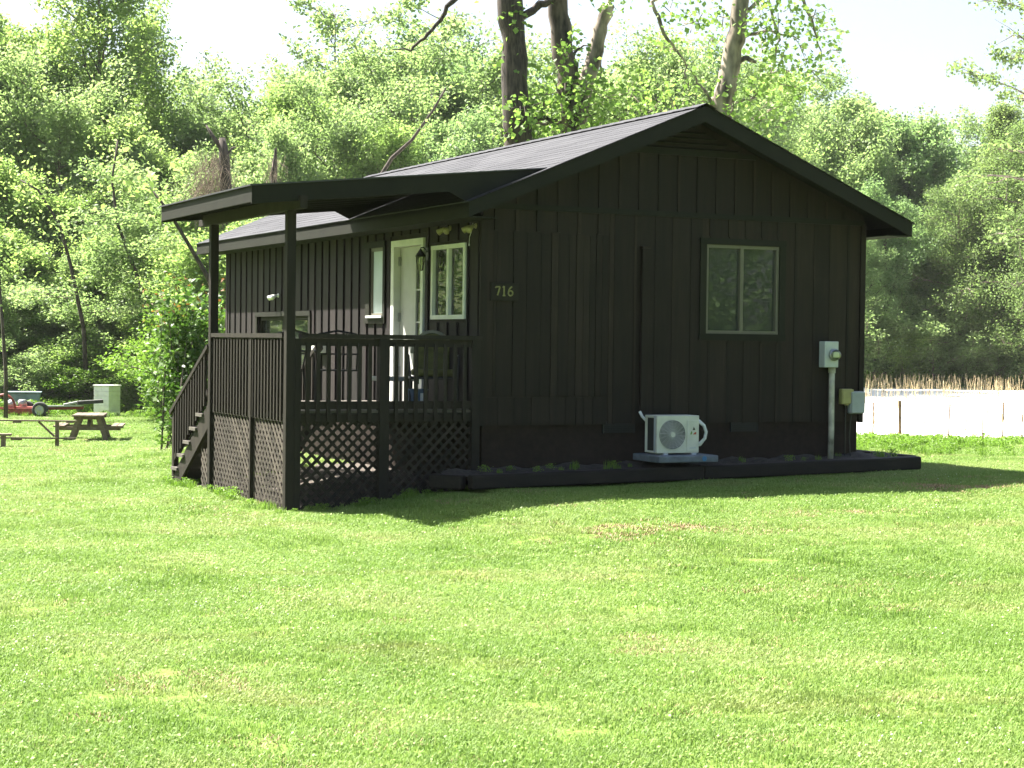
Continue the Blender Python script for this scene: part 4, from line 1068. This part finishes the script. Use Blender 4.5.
# ------------------------------------------------------------------ sycamores behind the cabin
def syc_tree(label, limbs, bark, leaf_pts, seed, n_leaf, base_px, D, ivy=None):
    rng = np.random.default_rng(seed); p = at(base_px, 300, D); z0 = zt(p[0], p[1])
    r = empty('sycamore_tree', (p[0], p[1], z0), 0, label, 'tree'); o = np.array([p[0], p[1], z0])
    b = MB()
    for pts, r0, r1 in limbs:
        P = [at(*q[:2], D+(q[2] if len(q) > 2 else 0))-o for q in pts]
        if pts[0][1] > 299: P[0][2] = -.3
        # subdivide with a little wobble
        Q = [P[0]]
        for a, c in zip(P, P[1:]):
            for t in (.2, .4, .6, .8, 1.0): Q.append(a+(c-a)*t+(rng.normal(0, .03, 3) if t < 1 else 0))
        rad = np.linspace(r0, r1, len(Q))*(1+rng.normal(0, .06, len(Q)))
        b.tube([tuple(q) for q in Q], list(rad), 12)
    C = []; tw = b
    for q in leaf_pts:
        px, py, rad, n = q[:4]; n = int(n*2.0); c = at(px, py, D+(q[4] if len(q) > 4 else rng.uniform(-1, 1)))-o
        off = rng.normal(size=(n, 3)); off /= np.linalg.norm(off, axis=1, keepdims=True); off *= rad*rng.uniform(.1, 1, (n, 1))**.5
        C.append(c+off); 
        for k in range(3):
            e = c+off[k % n]; tw.tube([tuple(c+rng.normal(0, .1, 3)), tuple((c+e)/2+rng.normal(0, .06, 3)), tuple(e)], [.014, .01, .006], 4, cap=False)
    if C:
        C = np.concatenate(C); V = leaves(C, .135, rng, up=.2, aspect=.85)
        link('crown', np_mesh('sycamore_crown', V, quads(len(V)//4), M['leaf_syc']), r)
    b.build('trunk', M[bark], r, smooth=True)
    return r
D0 = 44
syc_tree('tall dark trunk with clinging ivy, left one of the trunks behind the roof', [([(519, 420), (517, 120), (511, 20), (506, -60), (500, -140)], .36, .26), ([(522, 16), (545, 4), (570, -10), (610, -60)], .10, .05),
          ([(505, -60), (470, -30), (452, 2), (432, 30), (411, 51), (392, 50)], .10, .012), ([(518, 122), (540, 118), (558, 120)], .09, .04)], 'barkdark',
         [(514, 20, .5, 24), (508, 60, .45, 20), (521, 70, .45, 24), (520, 110, .5, 30), (513, 95, .4, 16), (500, 130, .6, 26), (498, -40, 1.2, 60), (560, -45, 1.5, 60)], 3, 0, 517, D0)
syc_tree('brown flaking trunk with sprouting leaves, second from the left behind the roof', [([(573, 420), (572, 130), (568, 80), (558, 15), (551, -60)], .29, .23), ([(572, 120), (556, 124), (535, 122)], .08, .03), ([(566, 70), (577, 50), (588, 46)], .05, .015)], 'sycbrown',
         [(566, 30, .4, 26), (572, 50, .5, 30), (545, 105, 1.0, 90), (575, 108, 1.0, 90), (562, 92, .8, 60), (590, 112, .9, 70), (550, 128, .9, 70), (530, 140, .7, 50), (558, 70, .4, 20)], 4, 0, 573, D0+.5)
syc_tree('pale leaning stem with a broken top, third of the trunks behind the roof', [([(574, 420), (577, 130), (584, 95), (596, 50), (606, 6)], .23, .17), ([(605, 10), (611, 6), (608, -2)], .17, .02), ([(594, 58), (604, 32), (602, 50)], .05, .015), ([(600, 40), (602, 70), (596, 90)], .04, .012)], 'sycamore',
         [(585, 105, 1.0, 90), (610, 98, 1.1, 100), (632, 100, .9, 70), (600, 120, 1.1, 90), (612, 0, .5, 34), (650, 110, .9, 60), (622, 120, .8, 60), (590, 90, .6, 40)], 6, 0, 574, D0+.9)
syc_tree('pale peeling sycamore with airy leafy boughs behind the roof peak', [([(715, 420), (722, 115), (728, 75), (738, 30), (748, -40), (752, -120)], .27, .21), ([(728, 62), (748, 58), (756, 62)], .09, .04), ([(745, -20), (700, -45), (672, -20), (652, 2), (668, 40), (684, 60), (688, 88)], .09, .014),
          ([(748, -40), (790, -30), (812, 20), (822, 60)], .08, .012), ([(735, 40), (770, 30), (800, 40)], .06, .012), ([(740, 20), (765, -10), (780, 40), (770, 75)], .06, .012), ([(718, 110), (700, 85), (690, 70)], .05, .012), ([(722, 105), (750, 100), (770, 85)], .06, .012)], 'sycamore',
         [(668, 8, .55, 26), (660, 40, .5, 22), (672, 48, .4, 16), (700, 12, .6, 28), (712, 40, .5, 20), (690, 25, .5, 20), (760, 10, .8, 46), (785, 12, .8, 50), (808, 18, .7, 40), (828, 30, .5, 24), (800, 50, .8, 46), (780, 60, .7, 40), (765, 45, .6, 34), (815, 75, .6, 30),
          (795, 90, .6, 30), (770, 80, .6, 34), (752, 95, .7, 40), (735, 110, .9, 60), (700, 100, .9, 50), (680, 112, .8, 46), (770, 108, .8, 50), (785, 70, .5, 22), (758, 30, .5, 28), (740, 10, .5, 22), (722, 20, .5, 20), (775, -25, 1.2, 70), (700, -25, 1.0, 50), (755, 125, .8, 50), (832, 52, .4, 14)], 5, 0, 718, D0+1)

# vine covered snag and other single stems on the left
rng = np.random.default_rng(8)
p = at(225, 300, 69); o_ = np.array([p[0], p[1], zt(p[0], p[1])])
r = empty('dead_tree', tuple(o_), 0, 'dead snag hung with brown vines between green trees left of the porch roof', 'dead tree')
b = MB(); b.tube([tuple(at(*q, 69)-o_) for q in ((230, 400), (228, 260), (226, 190), (224, 155), (222, 138))], [.27, .25, .22, .20, .12], 9); b.tube([tuple(at(*q, 69)-o_) for q in ((223, 150), (214, 138), (206, 125))], [.12, .08, .03], 7)
b.tube([tuple(at(*q, 69)-o_) for q in ((224, 160), (232, 148), (240, 146))], [.06, .04, .01], 5)
b.build('trunk', M['barkdark'], r, smooth=True)
b = MB()
for k in range(240):
    c = at(rng.normal(214, 10), rng.uniform(150, 185), 69+rng.uniform(-.8, .8))-o_
    P = [c]
    for q in range(4): P.append(P[-1]+np.array([rng.normal(-.05, .24), rng.normal(0, .1), -rng.uniform(.15, .7)]))
    b.tube([tuple(x) for x in P], .007, 3, cap=False)
b.build('hanging_vines', M['vine'], r)
p = at(272, 300, 68); o_ = np.array([p[0], p[1], zt(p[0], p[1])])
r = empty('dead_tree', tuple(o_), 0, 'short brown vine tangle on a dead stem just above the porch roof edge', 'dead tree')
b = MB(); b.tube([tuple(at(*q, 68)-o_) for q in ((275, 400), (273, 200), (274, 170), (276, 148))], [.16, .14, .12, .04], 7); b.build('trunk', M['barkdark'], r)
b = MB()
for k in range(50):
    c = at(rng.normal(271, 5), rng.uniform(152, 180), 68+rng.uniform(-.5, .5))-o_; P = [c]
    for q in range(3): P.append(P[-1]+np.array([rng.normal(0, .14), rng.normal(0, .1), -rng.uniform(.1, .4)]))
    b.tube([tuple(x) for x in P], .007, 3, cap=False)
b.build('hanging_vines', M['vine'], r)
def sapling(px, D, pts, r0, label, lv):
    rng = np.random.default_rng(int(px*7)); p = at(px, 300, D); o_ = np.array([p[0], p[1], zt(p[0], p[1])])
    r = empty('sapling', tuple(o_), 0, label, 'sapling'); b = MB()
    P = [at(*q, D)-o_ for q in pts]; P[0][2] = -.2
    b.tube([tuple(q) for q in P], list(np.linspace(r0, r0*.35, len(P))), 7); b.build('trunk', M['barkdark'], r, smooth=True)
    C = np.concatenate([at(*q[:2], D)-o_+rng.normal(0, q[2], (q[3], 3)) for q in lv]); V = leaves(C, .16, rng)
    link('crown', np_mesh('sapling_crown', V, quads(len(V)//4), M['leaf_light']), r)
sapling(6, 63, [(6, 410), (6, 375), (3, 330), (0, 290), (-2, 240)], .085, 'thin dark sapling trunk at the left edge behind the trailer', [(-2, 240, .7, 300), (8, 260, .6, 200)])
sapling(205, 40, [(222, 420), (214, 290), (205, 272), (186, 240), (168, 210), (150, 188)], .07, 'bare leaning sapling stem slanting above the porch stairs', [(150, 188, .4, 90), (168, 210, .3, 50)])

sapling(60, 70, [(88, 420), (84, 330), (72, 270), (60, 225), (38, 190), (20, 180)], .10, 'dark leaning stem rising leftward through the bushes over the red trailer', [(20, 180, .7, 200), (40, 200, .6, 140), (62, 230, .4, 60)])
sapling(140, 70, [(150, 420), (146, 300), (132, 262), (118, 225), (112, 180), (118, 140)], .10, 'dark crooked stem showing between the bushes above the white block pier', [(118, 140, .7, 200), (112, 180, .5, 90)])
sapling(415, 66, [(372, 420), (378, 180), (392, 158), (412, 140), (432, 112), (446, 88)], .10, 'pale bare limb slanting up to the right over the cabin roof', [(446, 88, .5, 60), (425, 120, .4, 30)])

# glossy shrub by the stairs
def glossy():
    D = 34.0; rng = np.random.default_rng(19); p = at(190, 300, D); o_ = np.array([p[0], p[1], zt(p[0], p[1])])
    r = empty('vine_shrub', tuple(o_), 0, 'tall glossy leaved shrub with reddish new leaves behind the porch stairs', 'shrub')
    b = MB(); cl = []
    for k in range(34):
        a = rng.uniform(0, 6.28); rad = rng.uniform(.1, .62); top = np.array([.05+rad*math.cos(a)*1.05, rad*math.sin(a), rng.uniform(1.3, 3.2)])
        s = np.array([rng.normal(0, .25), rng.normal(0, .25), -.1]); mid = (s+top)/2+rng.normal(0, .2, 3)
        b.tube([tuple(s), tuple(mid), tuple(top)], [.022, .015, .007], 5); cl += [s+(mid-s)*.6, mid, (mid+top)/2, top]
    b.build('stems', M['bark'], r)
    cl = np.array(cl); w = np.clip(cl[:, 2], .25, 1.6); w = w*rng.uniform(.3, 1.2, len(w)); n = 4600
    C = cl[rng.choice(len(cl), n, p=w/w.sum())]+rng.normal(0, .20, (n, 3)); C[:, 2] = np.maximum(C[:, 2], .02)
    V = leaves(C, .125, rng, up=.5, aspect=.6); link('foliage', np_mesh('gloss_foliage', V, quads(n), M['leaf_gloss']), r)
    n = 120; tops = cl[cl[:, 2] > 2.3]; C = tops[rng.choice(len(tops), n)]+rng.normal(0, .22, (n, 3))+np.array([0, 0, .1])
    V = leaves(C, .10, rng, up=.3, aspect=.5); link('new_leaves', np_mesh('red_foliage', V, quads(n), M['leaf_red']), r)
glossy()

# ------------------------------------------------------------------ dry stalks in the field
def stalks():
    rng = np.random.default_rng(31); V = []; F = []
    def add(x, y, h, w, lean):
        z = zt(x, y)+.05; o = len(V)*0
        ax, ay = rng.normal(0, 1, 2); l = math.hypot(ax, ay); ax, ay = ax/l*w, ay/l*w; tx = x+lean; 
        return [[(x-ax, y-ay, z), (x+ax, y+ay, z), (tx+ax*.6, y+ay*.6, z+h), (tx-ax*.6, y-ay*.6, z+h)], [(x-ay, y+ax, z), (x+ay, y-ax, z), (tx+ay*.6, y-ax*.6, z+h), (tx-ay*.6, y+ax*.6, z+h)]]
    Q = []
    for k in range(1300):
        y = rng.uniform(98.5, 104); x = rng.uniform(6, 44); Q += add(x, y, rng.uniform(.45, .95), rng.uniform(.008, .018), rng.normal(0, .10))
    for k in range(1300):
        y = rng.uniform(50, 96); x = rng.uniform(6, 36); Q += add(x, y, rng.uniform(.3, 1.0), rng.uniform(.008, .017), rng.normal(0, .08))
    V = np.array(Q).reshape(-1, 3); o = link('dry_stalks', np_mesh('dry_stalks', V, quads(len(V)//4), M['stalk']))
    tag(o, 'dry tan stalks standing along the far end of the white field', 'dry stalks', kind='stuff')
stalks()

# ------------------------------------------------------------------ lawn
protos = bpy.data.collections.new('grass_tufts'); weeds_c = bpy.data.collections.new('weed_tufts')
def tuft(name, seed, n, rad, h0, h1, w, mat, coll, bend=.5, clover=0):
    rng = np.random.default_rng(seed)
    a = rng.uniform(0, 6.28, n); rr_ = rad*np.sqrt(rng.uniform(0, 1, n)); bx_, by_ = rr_*np.cos(a), rr_*np.sin(a)
    h = rng.uniform(h0, h1, n)*(1-.25*rr_/rad); t = rng.uniform(0, 6.28, n); k = h*rng.uniform(.1, 1, n)*bend
    dx, dy = np.cos(t), np.sin(t); px_, py_ = -dy*w, dx*w
    z0 = np.zeros(n)-.005
    q = lambda f, g, wf: (np.stack([bx_+dx*k*f-px_*wf, by_+dy*k*f-py_*wf, z0+h*g], 1), np.stack([bx_+dx*k*f+px_*wf, by_+dy*k*f+py_*wf, z0+h*g], 1))
    a0, b0 = q(0, 0, 1); a1, b1 = q(.3, .6, .9); a2, b2 = q(1, 1, .12)
    V = np.stack([a0, b0, a1, b1, a2, b2], 1).reshape(-1, 3); i = np.arange(n)[:, None]*6
    F = np.concatenate([i+np.array([[0, 1, 3, 2]]), i+np.array([[2, 3, 5, 4]])])
    if clover:
        c = np.stack([rng.uniform(-rad, rad, clover), rng.uniform(-rad, rad, clover), rng.uniform(.015, h1*.6, clover)], 1)
        L_ = leaves(c, .015, rng, up=1.6, aspect=.9); F = np.concatenate([F, quads(clover)+len(V)]); V = np.concatenate([V, L_])
    o = bpy.data.objects.new(name, np_mesh(name, V, F, mat)); coll.objects.link(o)
for k in range(5): tuft('grass_tuft_%s' % 'abcde'[k], 100+k, 330, .20, .014, .040, .0026, M['grass'], protos, 1.2, 16)
tuft('grass_tuft_f', 120, 260, .17, .022, .058, .0028, M['grass'], protos, .6, 10)
M['straw'] = simple('dry_straw_grass', (.33, .235, .14), .9, var=.3, scale=9)
tuft('grass_tuft_g', 131, 150, .18, .010, .032, .003, M['straw'], protos, 1.4, 0)
def scatter(name, pts, rot, scl, idx, coll, label, cat):
    me = bpy.data.meshes.new(name); me.vertices.add(len(pts)); me.vertices.foreach_set('co', np.ascontiguousarray(pts, np.float32).ravel())
    for nm, ty, arr in (('rot', 'FLOAT', rot), ('scl', 'FLOAT', scl), ('pick', 'INT', idx)):
        at_ = me.attributes.new(nm, ty, 'POINT'); at_.data.foreach_set('value', np.ascontiguousarray(arr, np.int32 if ty == 'INT' else np.float32))
    o = link(name, me); tag(o, label, cat, kind='stuff')
    ng = bpy.data.node_groups.new(name, 'GeometryNodeTree')
    ng.interface.new_socket('Geometry', in_out='INPUT', socket_type='NodeSocketGeometry'); ng.interface.new_socket('Geometry', in_out='OUTPUT', socket_type='NodeSocketGeometry')
    gi = ng.nodes.new('NodeGroupInput'); go = ng.nodes.new('NodeGroupOutput'); ip = ng.nodes.new('GeometryNodeInstanceOnPoints')
    ci = ng.nodes.new('GeometryNodeCollectionInfo'); ci.inputs[0].default_value = coll; ci.inputs['Separate Children'].default_value = True; ci.inputs['Reset Children'].default_value = True
    def attr(nm, ty):
        n = ng.nodes.new('GeometryNodeInputNamedAttribute'); n.data_type = ty; n.inputs['Name'].default_value = nm; return n
    cx_ = ng.nodes.new('ShaderNodeCombineXYZ'); a = attr('rot', 'FLOAT'); s = attr('scl', 'FLOAT'); pk = attr('pick', 'INT')
    l = ng.links.new
    l(gi.outputs[0], ip.inputs['Points']); l(ci.outputs[0], ip.inputs['Instance']); ip.inputs['Pick Instance'].default_value = True
    l(pk.outputs[0], ip.inputs['Instance Index']); l(a.outputs[0], cx_.inputs[2])
    e2 = ng.nodes.new('FunctionNodeEulerToRotation'); l(cx_.outputs[0], e2.inputs[0]); l(e2.outputs[0], ip.inputs['Rotation'])
    l(s.outputs[0], ip.inputs['Scale']); l(ip.outputs[0], go.inputs[0])
    md = o.modifiers.new('scatter', 'NODES'); md.node_group = ng
    return o
def clear_of(x, y):
    """inside the cabin or porch footprint?"""
    u, v = loc_uv(x, y)
    return ((u > -.02) & (u < W+.02) & (v > -.62) & (v < L)) | ((u > -.4) & (u < 5.83) & (v > -.62) & (v < .1)) | ((u > PU+.04) & (u < 0) & (v > .02) & (v < 4.15))
rng = np.random.default_rng(55); P = []; Sc = []
for y0, y1, dens, sc in ((6.2, 12, 66, .85), (12, 18, 52, 1.0), (18, 26, 38, 1.15), (26, 38, 20, 1.4), (38, 72, 7, 1.9)):
    area_w = .36*2*y1; n = int(dens*area_w*1.45*(y1-y0)); y = rng.uniform(y0, y1, n); x = rng.uniform(-.522, .522, n)*y1
    keep = (np.abs(x) < .45*y+2.2) & ~clear_of(x, y) & ~((x > 2.5) & (y > 45)); x, y = x[keep], y[keep]
    P.append(np.stack([x, y, T(x, y)], 1)); Sc.append(sc*rng.uniform(.7, 1.3, len(x)))
P = np.concatenate(P); Sc = np.concatenate(Sc)
pn = np.sin(P[:, 0]*1.7+np.sin(P[:, 1]*.9)*2)*np.sin(P[:, 1]*1.1+P[:, 0]*.4)
idx = np.where((pn > .75) & (rng.uniform(size=len(P)) < .35), 5, rng.integers(0, 5, len(P)))
idx = np.where(rng.uniform(size=len(P)) < .05, 5, idx)
spots = [(6.3, 20.4, 1.2, .7, .9), (4.9, 20.2, 1.0, .5, .85), (1.3, 16.4, .8, .45, .75), (-2.9, 19.4, .5, .5, .6), (-10.5, 44, 1.6, 1.2, .5), (1.0, 10.6, .35, .25, .6), (-1.6, 9.3, .4, .25, .6), (3.2, 17.6, 1.0, .4, .7), (2.6, 13.2, .6, .3, .6)]
wgt = np.zeros(len(P))
for sx_, sy_, rx_, ry_, am in spots: wgt = np.maximum(wgt, am*np.exp(-((P[:, 0]-sx_)/rx_)**2-((P[:, 1]-sy_)/ry_)**2))
wgt += .035
idx = np.where(rng.uniform(size=len(P)) < wgt, 6, idx)
scatter('lawn_grass', P, rng.uniform(0, 6.28, len(P)), Sc, idx, protos, 'sunlit mown lawn grass around the cabin', 'grass')
for k in range(4):
    rg = np.random.default_rng(200+k); tuft('weed_tuft_%s' % 'abcd'[k], 210+k, 60, .22, .12, .42, .009, M['weed'], weeds_c, .45)
    o = weeds_c.objects[-1]; n = 130; C = np.stack([rg.normal(0, .13, n), rg.normal(0, .13, n), rg.uniform(.05, .36, n)], 1); V = leaves(C, .075, rg, up=.5)
    o2 = bpy.data.objects.new('weed_leafy_%s' % 'abcd'[k], np_mesh('weed_leafy', V, quads(n), M['weed'])); weeds_c.objects.link(o2)
P = []; 
W_s = []
n = 6500; y = rng.uniform(25.5, 46.5, n); x = rng.uniform(3, 16, n); e = y-(25.0+.16*(x-5)+1.2*np.sin(x*1.7)+.6*np.sin(x*4.1)); keep = (x < .33*y+1) & ~clear_of(x, y) & (e > rng.uniform(-1, 3, n))
P.append(np.stack([x, y], 1)[keep]); W_s.append((.22+.26*np.clip(e/9, 0, 1))[keep])
n = 2600; y = rng.uniform(66, 78, n); x = rng.uniform(-26, -9, n); keep = (y > 68.2+1.2*np.sin(x*.8)+rng.normal(0, .8, n)); P.append(np.stack([x, y], 1)[keep]); W_s.append(np.full(keep.sum(), 1.2))
n = 60; y = rng.uniform(64.2, 67, n); x = rng.uniform(-20, -13, n); P.append(np.stack([x, y], 1)); W_s.append(np.full(n, .6))
n = 900; y = rng.uniform(103.5, 110, n); x = rng.uniform(6, 46, n); P.append(np.stack([x, y], 1)); W_s.append(np.full(n, 2.2))
W_s = np.concatenate(W_s)
P = np.concatenate(P); P = np.column_stack([P, T(P[:, 0], P[:, 1])])
scatter('weeds', P, rng.uniform(0, 6.28, len(P)), rng.uniform(.6, 1.4, len(P))*W_s, rng.integers(0, 8, len(P)), weeds_c, 'rank green weeds along the field fence and wood edge', 'weeds')
# white clover heads in loose drifts
flw = bpy.data.collections.new('clover_heads')
for k in range(2):
    b = MB(); b.lathe([(.001, .035), (.007, .038), (.009, .044), (.006, .05), (.001, .052)], (0, 0, 0), 'z', 7)
    me = bpy.data.meshes.new('clover_head'); me.from_pydata(b.v, [], b.f); me.materials.append(M['ivory_w']); flw.objects.link(bpy.data.objects.new('clover_head_%s' % 'ab'[k], me))
n = 9000; y = rng.uniform(7, 34, n); x = rng.uniform(-.34, .34, n)*y; d = np.sin(x*1.3+1.2*np.sin(y*.6))*np.sin(y*.8+x*.5+1)+.5*np.sin(x*.45-1)*np.sin(y*.37); keep = (d > .55) & ~clear_of(x, y) & (rng.uniform(size=n) < .55)
P = np.stack([x, y, T(x, y)], 1)[keep]
scatter('clover_flowers', P, rng.uniform(0, 6.28, len(P)), rng.uniform(.25, .6, len(P)), rng.integers(0, 2, len(P)), flw, 'tiny white clover heads in drifts across the lawn', 'clover')
# sparse weeds in the planting bed and at the foot of the lattice
n = 22; uu = rng.uniform(-.3, 5.6, n); vv = rng.uniform(-.42, -.05, n); zz = .31+.0175*uu
n2 = 70; u2 = np.concatenate([rng.uniform(PU-.15, .0, 30), rng.normal(PU-.1, .06, 40)]); v2 = np.concatenate([rng.normal(-.16, .07, 30), rng.uniform(-.1, 4.4, 40)])
U2_ = np.concatenate([uu, u2]); V2_ = np.concatenate([vv, v2]); X_ = CX+U2_*cu-V2_*su; Y_ = CY+U2_*su+V2_*cu
Z_ = np.concatenate([zz, T(X_[n:], Y_[n:])])
keep = ~((U2_ > 1.9) & (U2_ < 2.8) & (V2_ < 0) & (V2_ > -.7)); 
P = np.stack([X_, Y_, Z_], 1)[keep]
scatter('bed_weeds', P, rng.uniform(0, 6.28, len(P)), rng.uniform(.12, .36, len(P)), rng.integers(0, 8, len(P)), weeds_c, 'small weeds along the planting bed and porch lattice', 'weeds')

# ------------------------------------------------------------------ faintly hazy air
def haze():
    b = MB(); b.box(-700, 700, -62, 1000, -3, 110)
    mt = bpy.data.materials.new('haze'); mt.use_nodes = True; nt = mt.node_tree; nt.nodes.remove(nt.nodes['Principled BSDF'])
    pv = N(nt, 'ShaderNodeVolumePrincipled'); pv.inputs['Color'].default_value = (.96, .98, .96, 1); pv.inputs['Density'].default_value = .00012
    nt.links.new(pv.outputs[0], nt.nodes['Material Output'].inputs['Volume'])
    o = b.build('haze', mt); tag(o, 'faint haze in the air before the far trees', 'haze', kind='stuff')
haze()
